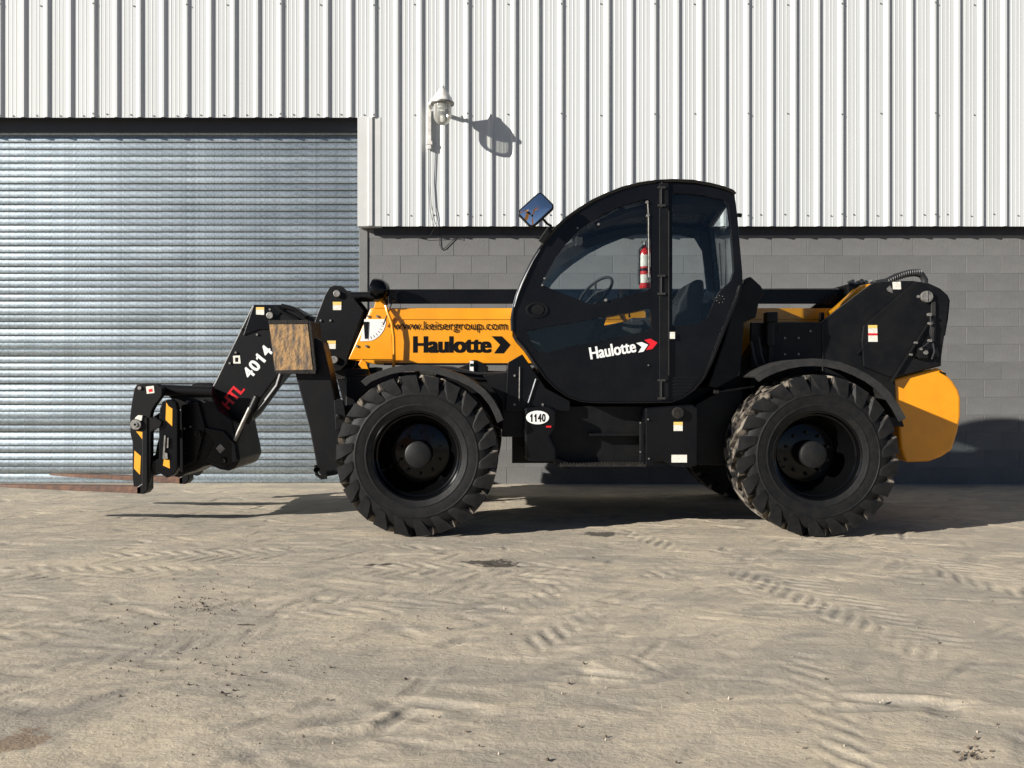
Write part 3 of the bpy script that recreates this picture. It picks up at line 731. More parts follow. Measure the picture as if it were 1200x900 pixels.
ppoly('locker_hinge', [(749.5,494),(754,494),(754,541),(749.5,541)], 6.33, .02, 'blackm', lk)
studs('bolt', [(750.5,495.5,.006),(759.5,491.5,.006),(750.5,529.5,.006),(760.5,537.5,.006)], 0, .012, 'steel', lk, 6.322)
part('filler_cap', MB().cyl(P3(795, 484, 6.3), .045, 0, .05, 20), 'dusty', lk, bevel=.006)
ppoly('locker_sticker', [(789.5,494.5),(800,494.5),(800,505),(789.5,505)], 6.336, .003, 'sticker', lk, bevel=0)
ppoly('locker_sticker_band', [(789.5,494.5),(800,494.5),(800,498),(789.5,498)], 6.334, .002, 'stickerb', lk, bevel=0)
ppoly('serial_plate', [(787,533),(805,533),(805,542),(787,542)], 6.336, .003, 'sticker', lk, bevel=0)
# fleet number
ov = [(630+13.5*math.cos(a), 489.3+8*math.sin(a)) for a in [i*math.pi/16 for i in range(32)]]
ppoly('number_plate', ov, 6.312, .006, 'white', bevel=.001)
x_, z_ = WX(620.5, 6.31), WZ(494.3, 6.31)
digits('fleet_number', '1140', (x_, z_, 19*6.31/F, 9.5*6.31/F), 6.3115, 'decalk', T, bold=.03)
part('small_red_tag', MB().box(WX(640, 6.31), WX(646, 6.31), 6.311, 6.316, WZ(501, 6.31), WZ(499, 6.31)), 'red')
ppoly('rear_skirt', [(815,474),(850,455),(870,455),(874,500),(862,520),(850,545),(818,545)], 6.62, .45, 'blackm')
part('hose_rod', MB().tube([P3(838, 459, 6.4), P3(845, 459, 6.4), P3(884, 453, 6.45)], .007, 8), 'blackm', smooth=True)
part('drain_fitting', MB().tube([P3(836, 459, 6.4), P3(842, 459.5, 6.4)], .016, 10), 'dusty', smooth=True)
# belly
part('belly_pan', MB().box(WX(600, 6.95), WX(860, 6.95), 6.95, 7.75, .48, .75), 'blackm')
# engine bay on the far side
part('engine_cover', MB().prism([(.05, .55), (2.0, .55), (2.0, 1.30), (1.7, 1.42), (.3, 1.36), (.05, 1.2)], 7.78, 8.46), 'black', bevel=.03)

# --- boom
BY = 7.15
zt, zb2 = WZ(361, BY), WZ(427, BY)
nose = [(437,361),(600,361),(600,427),(407.5,421)]
xL1, xR1 = WX(600, BY), 3.2
pts = [(WX(434, BY), zt), (xR1, zt), (xR1, zb2), (WX(440, BY), zb2), (WX(408, BY), WZ(421, BY))]
boom = part('boom', MB().prism(pts, BY, BY+.42), 'yellow', bevel=.012)
part('boom_ridge', MB().box(WX(457, BY), xR1, BY-.006, BY, WZ(374.5, BY), WZ(361.5, BY)), 'yellow', boom, bevel=.003)
part('boom_flange', MB().box(WX(450, BY), xR1, BY-.012, BY+.01, WZ(428, BY), WZ(425.5, BY)), 'blackm', boom)
part('boom_tab', MB().prism(P2([(438,361),(440,353),(442,351),(452,351),(453,361)], BY-.004), BY-.004, BY+.03), 'yellow', boom, bevel=.002)
part('end_bracket', MB().prism(P2([(437,361.5),(455,361.5),(463,363),(459,392),(460,421),(408.5,421)], BY-.008), BY-.008, BY-.0005), 'yellow', boom, bevel=.002)
# angle indicator
arc = [(452,374)] + [(427.5+25*math.cos(a), 374.5+26*math.sin(a)) for a in [i*math.pi/2/10 for i in range(1, 9)]] + [(422,400),(426,381),(427,374)]
ppoly('angle_scale', arc, BY-.011, .003, 'white', boom, bevel=0)
ppoly('angle_pointer', [(426,377),(432,377),(431,396),(427.5,397)], BY-.016, .004, 'decalk', boom, bevel=0)
mb = MB()
for i in range(1, 9):
    a = i*math.pi/2/9; c, s_ = math.cos(a), math.sin(a)
    mb.bar(P3(427.5+20*c, 374.5+21*s_, BY-.0122), P3(427.5+23*c, 374.5+24*s_, BY-.0122), .004, .001)
part('scale_ticks', mb, 'decalk', boom)
studs('bolt', [(431,370.5,.011),(442,370.5,.011),(418,405.5,.011),(429,405.5,.011)], 0, .012, 'steel', boom, BY-.02)
# hanging yellow hook bar on the boom end
part('hook_bar', MB().tube([P3(452, 358, BY-.03), P3(454, 366, BY-.05), P3(459, 378, BY-.055), P3(461.5, 395, BY-.055), P3(462, 420, BY-.05), P3(461, 432, BY-.05), P3(459, 442, BY-.04)], .013, 8), 'yellow', boom, smooth=True)
part('latch_rod', MB().tube([P3(459, 355, BY-.04), P3(455, 366, BY-.045), P3(449, 381, BY-.03)], .006, 8), 'decalk', boom, smooth=True)
part('hook_claw', MB().prism(P2([(424,421),(429,424),(433,436),(436,441),(434,443),(420,427)], BY), BY-.01, BY+.02), 'yellow', boom, bevel=.003)
# lettering on the boom
x_, z_ = WX(461, BY), WZ(388.5, BY)
lettering('web_address', 'www.keisergroup.com', (x_, WZ(389.5, BY), WX(594, BY)-x_, 13*BY/F), BY-.0065, 'decalk', boom, bold=0)
x_ = WX(484, BY)
lettering('maker_name', 'Haulotte', (x_, WZ(413.5, BY), WX(576, BY)-x_, 19.5*BY/F), BY-.0005, 'decalk', boom, bold=.055)
part('maker_chevron', MB().prism(P2([(576,394),(588,394),(598,404),(590,414),(579,414),(586,404)], BY), BY-.003, BY-.001), 'decalk', boom)
# compensation ram above boom
RZ = WZ(347.5, 7.33)
part('top_ram', MB().tube([(WX(457, 7.33), 7.33, RZ), (WX(985, 7.33), 7.33, RZ+.01)], .064, 20), 'blackm', smooth=True)
part('top_ram_rod', MB().tube([(WX(405, 7.33), 7.33, RZ-.005), (WX(457, 7.33), 7.33, RZ)], .045, 16).tube([(WX(452, 7.33), 7.33, RZ), (WX(462, 7.33), 7.33, RZ)], .058, 16), 'blackm', smooth=True)
part('ram_guard', MB().box(WX(455, 7.25), WX(992, 7.25), 7.25, 7.262, WZ(356, 7.25), WZ(339, 7.25)), 'black', bevel=.003)
# work light on boom end
c = P3(443, 340, 7.1)
mb = MB().lathe([(.0001, .10), (.03, .098), (.07, .075), (.095, .035), (.102, 0), (.104, -.012), (.096, -.016), (.090, -.004), (.0001, 0)], (0, 0, 0), 'X', 32)
mb.v = [tuple(Matrix.Rotation(R(-28), 3, 'Z') @ Vector(v) + c) for v in mb.v]
wl_ = part('work_light', mb, 'rim', smooth=True)
part('light_mount', MB().tube([c+Vector((.05, .02, -.05)), c+Vector((.07, .05, -.12))], .012, 8), 'blackm', wl_)
part('pin_stack', MB().cyl(P3(460, 350, 7.1), .02, 0, .05, 10).cyl(P3(461, 341, 7.1), .012, 0, .05, 8), 'blackm', bevel=.003)

# --- boom head plates and gooseneck
HYd = 7.152
plate = [(372,420),(366,400),(365,388),(372,368),(381,345),(386,337),(391,334.5),(400,335),(407,341),(416,352),(425.5,364),(420,380),(407,419),(406,427),(399,434),(388,436),(380,430)]
for i, y in enumerate((HYd, HYd+.40)):
    hp = part('head_plate', MB().prism(P2(plate, HYd), y, y+.03), 'blackm', bevel=.004)
    if i == 0: hp0 = hp
part('head_body', MB().prism(P2([(374,375),(385,348),(402,345),(418,365),(405,415),(385,425),(374,410)], HYd), HYd+.03, HYd+.40), 'blackm')
for (x, y, r) in ((394.5,344,.030),(391.5,421.5,.032)):
    part('pin', MB().cyl(P3(x, y, HYd-.03), r, 0, .10, 24), 'steel', hp0, bevel=.004)
studs('bolt', [(375.5,375.5,.009),(387,375.5,.009),(379,401,.009)], 0, .014, 'steel', hp0, HYd-.012)
for (x, y) in ((395, 358.5), (388.5, 404)):
    ppoly('warning_sticker', [(x-5,y-4.8),(x+5,y-4.8),(x+4.8,y+4.8),(x-4.8,y+4.8)], HYd-.0025, .002, 'sticker', hp0, bevel=0)
    ppoly('warning_band', [(x-5,y-4.8),(x+5,y-4.8),(x+4.9,y-1.2),(x-4.9,y-1.2)], HYd-.0040, .0014, 'stickerb', hp0, bevel=0)
part('head_bracket', MB().prism(P2([(383,433),(402,433),(440,430),(440,436),(410,440),(400,445),(388,444)], HYd), HYd+.05, HYd+.4), 'dusty', bevel=.004)
# gooseneck arm
GY = 7.165
goose = [(296,357),(338,357),(350,364),(364,371),(378,371),(378,425),(352,432),(330,436),(318,450),(291,487),(280,497),(262,500),(244,480),(240,468),(252,447)]
gn = part('gooseneck', MB().prism(P2(goose, GY), GY, GY+.38), 'blackm', bevel=.01)
part('neck_cover', MB().prism(P2([(285,393),(303,386),(318,386),(318,378),(338,357.5),(297,357.5)], GY-.01), GY-.010, GY-.001), 'black', gn, bevel=.003)
part('pin', MB().cyl(P3(316, 369.5, GY-.03), .030, 0, .06, 24), 'steel', gn, bevel=.004)
part('neck_fittings', MB().tube([P3(330, 358, GY-.02), P3(345, 362, GY-.03), P3(358, 372, GY-.02)], .018, 8).tube([P3(322, 360, GY-.02), P3(336, 368, GY-.03), P3(350, 375, GY-.02)], .014, 8), 'blackm', gn, smooth=True)
studs('bolt', [(316,362.5,.009),(301,392,.009),(282.5,385.5,.009),(276,413,.009),(269,425.5,.009)], 0, .014, 'steel', gn, GY-.014)
ppoly('warning_sticker', [(300,360),(309.5,360),(309.5,369),(300,368.5)], GY-.0135, .002, 'sticker', gn, bevel=0)
ppoly('warning_band', [(300,360),(309.5,360),(309.5,362.8),(300,362.8)], GY-.0150, .0014, 'stickerb', gn, bevel=0)
ppoly('instruction_plate', [(273,417),(281,416.5),(282,426),(273.5,426)], GY-.003, .002, 'sticker', gn, bevel=0)
ppoly('plate_mark', [(275.5,419),(279,419),(279,424),(275.5,424)], GY-.0042, .001, 'decalk', gn, bevel=0)
ang = math.atan2(479-405, 317-262)
def baseline(px, py): return (WX(px, GY), WZ(py, GY))
s_ = GY/F; u = Vector((math.cos(R(51)), math.sin(R(51))))
# letters run up the arm at about 51 degrees
b0 = baseline(268, 480.5); lettering('model_letters', 'HTL', (b0[0], b0[1], 31*s_, 13.5*s_), GY-.0005, 'red', gn, ang=R(51), bold=.04)
b0 = baseline(293.5, 445.5); digits('model_number', '4014', (b0[0], b0[1], 44*s_, 14*s_), GY-.0005, 'white', gn, ang=R(51), bold=.04)
# tilt linkage / lower head box
tl = part('tilt_cylinder', MB().tube([P3(302, 465, 7.03), P3(288, 495, 7.03)], .035, 14).tube([P3(288, 490, 7.03), P3(272, 530, 7.03)], .02, 12), 'blackm', smooth=True)
part('cylinder_rod', MB().tube([P3(293, 478, 7.0), P3(275, 516, 7.0)], .018, 14), 'steel', smooth=True)
part('under_hose', MB().tube([P3(330, 436, 7.05), P3(325, 452, 7.04), P3(310, 472, 7.04), P3(296, 488, 7.03)], .02, 8), 'rubberh', smooth=True)
low = [(190,455),(244,455),(250,467),(256,480),(272,492),(276,512),(279,525),(281,538),(276,548),(268,552),(257,550),(246,545),(238,547),(228,552),(218,555),(209,560),(196,555),(188,548),(200,500),(210,480)]
hb = part('quick_hitch', MB().prism(P2(low, 7.0), 7.0, 7.62), 'blackm', bevel=.012)
part('hitch_top_tube', MB().tube([P3(180, 457, 6.98), P3(250, 459, 7.02)], .048, 14), 'blackm', hb, smooth=True)
part('hitch_rib', MB().prism(P2([(212,475),(232,470),(240,500),(230,540),(214,548)], 6.96), 6.96, 7.0).prism(P2([(236,500),(262,505),(275,520),(278,540),(262,548),(240,540),(250,520)], 6.97), 6.97, 7.0), 'black', hb, bevel=.005)
part('pin', MB().cyl(P3(231, 508.5, 6.93), .028, 0, .05, 20), 'dusty', hb, bevel=.004)
part('pin', MB().cyl(P3(260, 540, 6.94), .028, 0, .05, 20), 'dusty', hb, bevel=.004)
ppoly('worn_sticker', [(253,525.5),(258,520),(263.5,526),(258,531.5)], 6.967, .002, M['steel'], hb, bevel=0)
studs('bolt', [(219.5,470.5,.008),(237,469.5,.008),(239,471,.008),(216,502,.008),(223,500,.008)], 0, .05, 'steel', hb, 6.95)
# --- fork carriage
CYa = 6.75
plateA = [(157,455),(160,450.5),(166,449),(184,449),(190,455),(190,463),(186,469),(182,474),(178,481),(176,489),(183,490),(190,494),(188,500),(181,503),(177,506),(176.5,540),(176,562),(172,574),(167,577.5),(157,575.5),(155,560),(155,518),(152.5,508),(152,488),(154,472)]
holeA = [(161,486),(165,486),(164,496),(160,495)]
ca = part('fork_carriage', MB().prism(P2(plateA, CYa), CYa, CYa+.06), 'blackm', bevel=.006)
plateB = [(187,478),(190,471),(195,468),(201,468),(206,472),(208,480),(208,550),(203,557),(195,560),(186,554),(178,552),(176,548),(178,540),(186,538),(186,500)]
part('side_column', MB().prism(P2(plateB, 6.77), 6.77, 6.83), 'black', ca, bevel=.008)
part('carriage_ring', MB().prism(P2([(174,492),(182,489),(190,494),(193,500),(189,504),(184,520),(182,532),(177,536),(177,545),(196,560),(206,556),(206,490),(196,478),(186,484)], 6.84), 6.84, 6.90,), 'blackm', ca, bevel=.006)
for (x0_, yy, z0_, rr_) in ((178, 457, 0, .03), (165, 497, 0, .032)):
    p = P3(x0_, yy, CYa+.01); part('fork_shaft', MB().tube([p, p+Vector((0, 1.2, 0))], rr_, 16), 'blackm', ca, smooth=True)
part('lower_rail', MB().box(WX(160, CYa), WX(172, CYa), CYa+.06, 7.98, WZ(560, CYa), WZ(546, CYa)), 'blackm', ca, bevel=.006)
part('fork_carriage_end', MB().prism(P2(plateA, CYa), 7.92, 7.98), 'blackm', ca, bevel=.006)
part('back_column', MB().prism(P2(plateB, 6.93), 7.7, 7.76), 'blackm', ca, bevel=.006)
# grease roller with steel rings
c = P3(158.7, 497.5, CYa-.03)
part('roller', MB().lathe([(.020, 0), (.042, 0), (.044, .004), (.044, .03), (.02, .03)], c, 'Y', 28, close=True), 'steel', ca, smooth=True)
part('roller_hub', MB().lathe([(.010, -.008), (.020, -.008), (.020, .02), (.010, .02)], c, 'Y', 20, close=True), 'chrome', ca, smooth=True)
part('roller_cap', MB().prism(P2([(158,490),(162,486.5),(167,487),(166,493),(160,494)], CYa-.02), CYa-.02, CYa-.001), 'sticker', ca, bevel=.003)
for (pts, Y) in (([(194.8,471.5),(197.5,476),(202,479),(201.7,499.5),(194,492)], 6.77), ([(192,538),(198.5,539),(199,549),(191,545.5)], 6.77), ([(157.5,528),(165,534.5),(164,556.5),(157,549)], CYa), ([(159.5,505.5),(167,506),(167,515)], CYa)):
    ppoly('hazard_stripe', pts, Y-.0022, .0018, 'stickery', ca, bevel=0)
part('lock_lever', MB().prism(P2([(192.5,510),(194,510.5),(193,530),(196,531),(196.5,538),(190.5,538),(191,530)], 6.755), 6.755, 6.769).prism(P2([(195.8,513),(197.5,513),(197,525),(195.5,525)], 6.755), 6.755, 6.769), 'steel', ca, bevel=.001)
ppoly('warning_sticker', [(171,453),(180,452),(181,460.5),(172,461.5)], CYa-.002, .0016, 'sticker', ca, bevel=0)
ppoly('sticker_mark', [(174,456),(178.5,455.5),(178.8,459),(174.5,459.5)], CYa-.003, .0009, 'red', ca, bevel=0)
part('pin', MB().cyl(P3(163.3, 454.7, CYa-.012), .015, 0, .02, 14), 'steel', ca)
# forks
def fork(Yc, heel_x, zheel, tipx, ztip, top):
    w_ = .06
    f = MB(); n = 10; vs = []
    for i in range(n+1):
        t = i/n; x = heel_x+(tipx-heel_x)*t; zb = zheel+(ztip-zheel)*t; th = .056*(1-t)+.016*t; ww = w_*(1 if t < .85 else 1-(t-.85)*3.2)
        vs += [(x, Yc-ww, zb), (x, Yc+ww, zb), (x, Yc+ww, zb+th), (x, Yc-ww, zb+th)]
    fs = []
    for i in range(n):
        for j in range(4): a = i*4+j; b_ = i*4+(j+1) % 4; fs.append((a, b_, b_+4, a+4))
    fs += [(3, 2, 1, 0), (n*4, n*4+1, n*4+2, n*4+3)]
    f.add(vs, fs)
    o = part('fork', f, 'fork', ca, bevel=.003)
    return o
for (Yc, hx, zh, tx, zt_) in ((6.80, WX(166, 6.8), .252, -4.25, .307), (7.51, WX(214, 7.5), .243, -4.18, .317)):
    fork(Yc, hx+.02, zh, tx, zt_, 0)
    a = hx
    part('fork_shank', MB().prism([(a-.02, zh+.0), (a+.045, zh-.004), (a+.075, zh+.03), (a+.075, zh+.62), (a+.03, zh+.64), (a+.025, zh+.08), (a-.02, zh+.05)], Yc-.06, Yc+.06), 'blackm', ca, bevel=.008)

# --- stabilisers
def stab(Y, near=True):
    st = part('stabiliser', MB().prism(P2([(343,432),(352,400),(368,395),(377,400),(384,430),(391,462),(398,500),(398,540),(394,557),(376,560),(371,552),(361,500)], 6.50), Y+.03, Y+.24), 'blackm', bevel=.01)
    part('foot_pad', MB().prism(P2([(314.5,376),(361,376.5),(367.5,434.5),(321.5,436.5)], 6.47), Y-.026, Y+.27), 'blackm', st, bevel=.004)
    part('pad_face', MB().prism(P2([(315.5,379.5),(360.5,380),(366.5,433.5),(322.5,434.5)], 6.47), Y-.032, Y-.027), 'worn', st)
    part('pad_rim', MB().prism(P2([(314,375),(361,375.2),(361.3,379.5),(314.5,379.8)], 6.46), Y-.036, Y+.28).prism(P2([(361,376),(364,376),(370.5,434),(367.5,434.5)], 6.46), Y-.034, Y+.28).prism(P2([(321.5,434),(369,433),(370,438),(324,438)], 6.46), Y-.034, Y+.28), 'dusty', st, bevel=.002)
    part('pivot_bracket', MB().prism(P2([(390,470),(396,467),(401,470),(403,482),(405,500),(392,505)], 6.45), Y-.01, Y+.02).cyl(P3(396, 488, Y-.03), .018, 0, .04, 12), 'blackm', st, bevel=.004)
    part('foot_links', MB().tube([P3(370, 545, 6.46), P3(371, 556, 6.46), P3(377, 560, 6.46), P3(383, 559, 6.46)], .014, 8).cyl(P3(370, 551, 6.43), .018, 0, .06, 10), 'dusty', st, smooth=True)
    part('foot_beam', MB().prism(P2([(380,480),(430,470),(430,520),(385,550)], 6.6), Y+.1, Y+.35), 'blackm', st, bevel=.008)
    return st
st1 = stab(6.50)
st2 = stab(8.00)

# --- rear tower
RY = 6.78
tower = [(880,378),(962,378),(985,360),(1010,341),(1024,331),(1048,329),(1070,329),(1088,331.5),(1102,338),(1111,346),(1113.5,352),(1112,370),(1108,393),(1104.5,396),(1103,429),(1078,435),(1049,443),(1050,470),(1060,500),(880,500)]
rt = part('boom_tower', MB().prism(P2(tower, RY), RY, RY+.04), 'blackm', bevel=.006)
tw_in = [(1010,350),(1070,333),(1100,345),(1104,370),(1095,430),(1000,470),(900,470),(900,395),(962,395)]
part('tower_inner', MB().prism(P2(tw_in, RY), RY+.04, RY+.36).prism(P2(tower, RY), 7.72, 7.76), 'blackm', rt)
part('cheek_plate', MB().prism(P2([(1072,330.5),(1088,332),(1102,339),(1111,347),(1112,352),(1109,380),(1102,428),(1082,433),(1046,443),(1012,430),(1010,400),(1012,382)], RY-.02), RY-.02, RY-.0005), 'blackm', rt, bevel=.008)
part('stiffener', MB().bar(P3(1044, 448, RY-.03), P3(1092, 372, RY-.03), .012, .03).bar(P3(1004, 415, RY-.01), P3(1030, 392, RY-.01), .01, .02), 'blackm', rt, bevel=.002)
part('pivot_pin', MB().cyl(P3(1087, 347.5, RY-.05), .047, 0, .06, 28).box(*(WX(1086.2, RY-.052), WX(1087.8, RY-.052)), RY-.054, RY-.05, WZ(354, RY-.052), WZ(341, RY-.052)), 'steel', rt, bevel=.004)
part('pin_bolt', MB().cyl(P3(1076.5, 347.5, RY-.03), .012, 0, .02, 10), 'steel', rt)
part('cable_guide', MB().box(WX(1091, RY-.03), WX(1096, RY-.03), RY-.04, RY-.021, WZ(400, RY), WZ(354, RY)), 'fender', rt, bevel=.004)
hz = MB().tube([P3(1090, 368, RY-.06), P3(1091, 378, RY-.07), P3(1090, 390, RY-.07), P3(1092, 398, RY-.06), P3(1084, 405, RY-.06), P3(1077, 409, RY-.05)], .006, 8)
hz.tube([P3(1093, 400, RY-.05), P3(1095, 412, RY-.06), P3(1092, 421, RY-.05)], .007, 8)
part('hydraulic_hose', hz, 'rubberh', rt, smooth=True)
studs('hose_fitting', [(1090.5,368.5,.014),(1091,379,.012),(1091,399,.012),(1074.5,401.5,.009),(1068.5,415.5,.009),(1085.5,413,.017),(1080,409,.010)], 0, .04, 'steel', rt, RY-.075)
part('valve_body', MB().box(WX(1076, RY-.05), WX(1087, RY-.05), RY-.06, RY-.02, WZ(420, RY-.05), WZ(408, RY-.05)), 'blackm', rt, bevel=.003)
for (n_, p_, m_) in (('warning_sticker', [(1017.5,381),(1028,381),(1028.5,400.5),(1017.8,400.5)], 'sticker'),):
    ppoly(n_, p_, RY-.0225, .002, m_, rt, bevel=0)
ppoly('warning_band', [(1017.5,381),(1028,381),(1028,384.5),(1017.6,384.5)], RY-.024, .0014, 'stickerb', rt, bevel=0)
ppoly('red_band', [(1017.6,390.5),(1028.2,390.5),(1028.2,393),(1017.6,393)], RY-.024, .0014, 'red', rt, bevel=0)
ppoly('lift_sticker', [(1046,330.5),(1055.5,330),(1056,339),(1046.5,339)], RY-.003, .002, 'sticker', rt, bevel=0)
ppoly('small_mark', [(1039,338),(1043,334.5),(1045.5,339),(1046.5,343.5),(1040,341)], RY-.003, .002, 'steel', rt, bevel=0)
ppoly('frame_label', [(911,382),(918.5,382),(918.5,390),(911,390)], RY-.003, .002, M['dusty'], rt, bevel=0)
part('lift_lug', MB().prism(P2([(976,364),(982,359),(1005,338),(1012,333.5),(1021,332.5),(1026,336),(1024,340),(1014,345),(1003,353),(990,361),(982,366),(980,372)], 7.02), 7.02, 7.12), 'yellow', bevel=.006)
part('lug_pin', MB().cyl(P3(1017, 340, 6.98), .022, 0, .05, 16), 'steel', bevel=.003)
part('loop_hose', MB().tube([P3(1006, 334, 7.3), P3(1022, 333, 7.3), P3(1038, 330, 7.3), P3(1050, 324, 7.3), P3(1062, 320.5, 7.3), P3(1073, 320, 7.3), P3(1080, 322, 7.3), P3(1083.5, 328, 7.3), P3(1083, 336, 7.3)], .030, 10), 'rubberh', smooth=True)
hr = MB()
for i in range(16):
    t = i/15; x = 1040+t*38; y = 330-10.5*math.sin(min(1, t*1.15)*math.pi/2)
    hr.lathe([(.031, -.004), (.035, 0), (.031, .004)], P3(x, y, 7.3), 'X', 12)
part('hose_spiral', hr, 'rubberh')
studs('hose_coupling', [(999.5,329.5,.016),(1003,333,.02),(1010,329,.018),(1015,330,.014),(1024,329.5,.015)], 0, .08, 'steel', T, 7.15)
part('hose_bridge', MB().box(WX(995, 7.1), WX(1035, 7.1), 7.12, 7.5, WZ(345, 7.1), WZ(332, 7.1)), 'blackm', bevel=.01)
# lift cylinder and hydraulic post ahead of the tower
part('lift_strut', MB().tube([P3(902, 372, 6.72), P3(902, 405, 6.72)], .045, 14).tube([P3(902, 405, 6.72), P3(902, 430, 6.72)], .018, 12), 'blackm', smooth=True)
part('strut_cap', MB().box(WX(896, 6.7), WX(909, 6.7), 6.64, 6.74, WZ(378, 6.7), WZ(366, 6.7)), 'blackm', bevel=.008)
part('tail_post', MB().box(WX(962, 6.9), WX(966, 6.9), 6.9, 6.95, WZ(440, 6.9), WZ(366, 6.9)), 'blackm')

# hoses and seams on the chassis
for pts, r in (([(470,431),(500,429.5),(530,431),(560,438),(598,437)], .012), ([(480,434),(520,432),(545,436),(600,441)], .010)):
    part('hydraulic_hose', MB().tube([P3(x, y, 6.86) for x, y in pts], r, 8), 'rubberh', smooth=True)
for pts, r in (([(880,400),(884,420),(890,436),(905,446)], .012), ([(889,395),(892,415),(898,432)], .009), ([(920,430),(930,441),(950,446)], .010)):
    part('hydraulic_hose', MB().tube([P3(x, y, 6.70) for x, y in pts], r, 8), 'rubberh', smooth=True)
studs('bolt', [(603,474,.009),(636,474,.009),(603,440,.009),(920,396,.009),(936,396,.009),(920,415,.009),(936,415,.009),(950,388,.009)], 0, .02, 'steel', T, 6.425)
for o_ in [q for q in COL.objects if q.name.startswith('bolt') and q.location.x > 1.9 and abs(q.location.y-6.425) < .001]: o_.location = P3(600+(o_.location.x*F/6.425), HY-(o_.location.z-CAMZ)*F/6.425, RY-.012)
part('frame_seam', MB().bar(P3(964, 380, RY-.004), P3(964, 440, RY-.004), .006, .01).bar(P3(905, 381, RY-.004), P3(905, 430, RY-.004), .005, .008), 'fender', rt)

# --- counterweight
cwp = [(1047.5,444),(1100,430.5),(1106,434),(1117,446),(1124,457),(1126.5,466),(1126.5,488),(1123,505),(1116.5,527),(1105,535),(1089,541),(1062,542),(1056,525),(1053,495),(1049,465)]
cw = part('counterweight', MB().prism(P2(cwp, 6.80), 6.80, 8.0), 'yellow', bevel=.03, seg=3)
part('tow_hook', MB().tube([P3(1101, 435, 6.79), P3(1104, 437, 6.78), P3(1108, 438, 6.79)], .008, 8), 'decalk', cw, smooth=True)

# --- cab
KY = 6.35; KD = .785
outl = [(600.5,388),(600,375),(602,360),(606,346),(611,333),(617,320),(624,306),(632,293),(641,280),(652,267),(664,256),(678,246),(694,236),(711,228),(729,221),(748,216),(768,213),(790,212),(812,213),(832,216.5),(848,220.5),(858,224.5),(861,228),(864,250),(867,285),(870,318),(870.5,335),(867,348),(858,370),(847,396),(836,424),(826,444),(815,457),(802,466),(788,471),(740,471.5),(700,471.5),(682,470),(667,465),(652,455),(640,443),(628,426),(615,407),(605,396)]
oW = P2(outl, KY)
# door (front portion, x<775) and rear panel
def clipx(pts, xc, left):
    out = []
    for i in range(len(pts)):
        a, b_ = pts[i], pts[(i+1) % len(pts)]
        ia = (a[0] <= xc) == left; ib = (b_[0] <= xc) == left
        if ia: out.append(a)
        if ia != ib:
            t = (xc-a[0])/(b_[0]-a[0]); out.append((xc, a[1]+(b_[1]-a[1])*t))
    return out
h1 = [(634,334),(640,322),(650,304),(663,286),(680,269),(700,255),(722,243.5),(742,237),(758,233.5),(762,236),(762,337),(757,341.5),(698,355.5),(690,356)]
h2 = [(616,388),(762,361),(763,387),(640,413),(628,411)]
h3 = [(788,229),(792,226),(820,228),(848,234),(853,239),(856,262),(859,300),(860,318),(856,330),(845,340),(837,352),(829,372),(818,380),(788,382)]
cab = part('cab', MB().prism(P2(clipx(outl, 777, False), KY), KY, KY+.05, [P2(h3, KY)]), 'black', bevel=.004)
def sub(name, mb, m, **k): return obj(name, mb, m, cab, **k)
door_ = part('cab_door', MB().prism(P2(clipx(outl, 774, True), KY), KY-.012, KY+.04, [P2(h1, KY), P2(h2, KY)]), 'black', bevel=.004)
far1 = [(644,334),(652,320),(664,302),(680,285),(700,267),(722,252),(745,240),(762,234),(776,232),(778,236),(778,343),(772,347),(650,347),(644,342)]
slot = [(678,398),(770,381),(770,391),(678,408)]
h4 = [(798,232),(820,234),(840,240),(850,262),(856,330),(840,345),(800,362),(790,362)]
def fz(p): return (p[0], p[1] if p[1] < 2.0 else 2.0+(p[1]-2.0)*.76)
def FP(pts): return [fz(p) for p in P2(pts, KY)]
sub('far_side_wall', MB().prism([fz(p) for p in oW], KY+KD-.012, KY+KD, [FP(far1), FP([(682,368),(776,350),(776,363),(682,381)]), FP(h4)]), 'inner')  # slot added so the boom stands in for a yellow reflection in the glass
# skins running round the outline
def skin(i0, i1, y0, y1, th):
    """a skin along part of the cab outline; its far edge follows the lower far-side outline"""
    seg = oW[i0:i1+1]; c = (1.0, 1.9); rows = []
    def at(p, y):
        t = (y-KY)/KD; f = fz(p); return (p[0], p[1]+(f[1]-p[1])*t)
    vs = []; n = len(seg)
    for y in (y0, y1):
        for inner in (0, 1):
            for p in seg:
                x, z = at(p, y)
                if inner: d = Vector((c[0]-x, c[1]-z)).normalized()*th; x += d.x; z += d.y
                vs.append((x, y, z))
    fs = []
    for i in range(n-1):
        fs += [(i, i+1, 2*n+i+1, 2*n+i), (n+i+1, n+i, 3*n+i, 3*n+i+1), (i+1, i, n+i, n+i+1), (2*n+i, 2*n+i+1, 3*n+i+1, 3*n+i)]
    fs += [(0, 2*n, 3*n, n), (n-1, 2*n-1, 4*n-1, 3*n-1)]
    return MB().add(vs, fs)
sub('roof', skin(11, 22, KY+.05, KY+KD-.04, .05), 'black')
sub('windscreen', skin(2, 11, KY+.05, KY+KD-.04, .006), 'glass')
sub('floor', skin(31, 43, KY+.05, KY+KD-.04, .04), 'inner')
sub('nose_panel', MB().prism([oW[0], oW[1], oW[2], (oW[2][0]+.04, oW[2][1]), (oW[0][0]+.04, oW[0][1])], KY+.05, KY+KD-.04), 'inner')
rw = MB(); 
for (i0, i1) in ((26, 31),):
    rw = skin(i0, i1, KY+.05, KY+KD-.04, .04)
sub('rear_panel', rw, 'black')
sub('rear_window', skin(22, 26, KY+.11, KY+KD-.10, .006), 'glass')
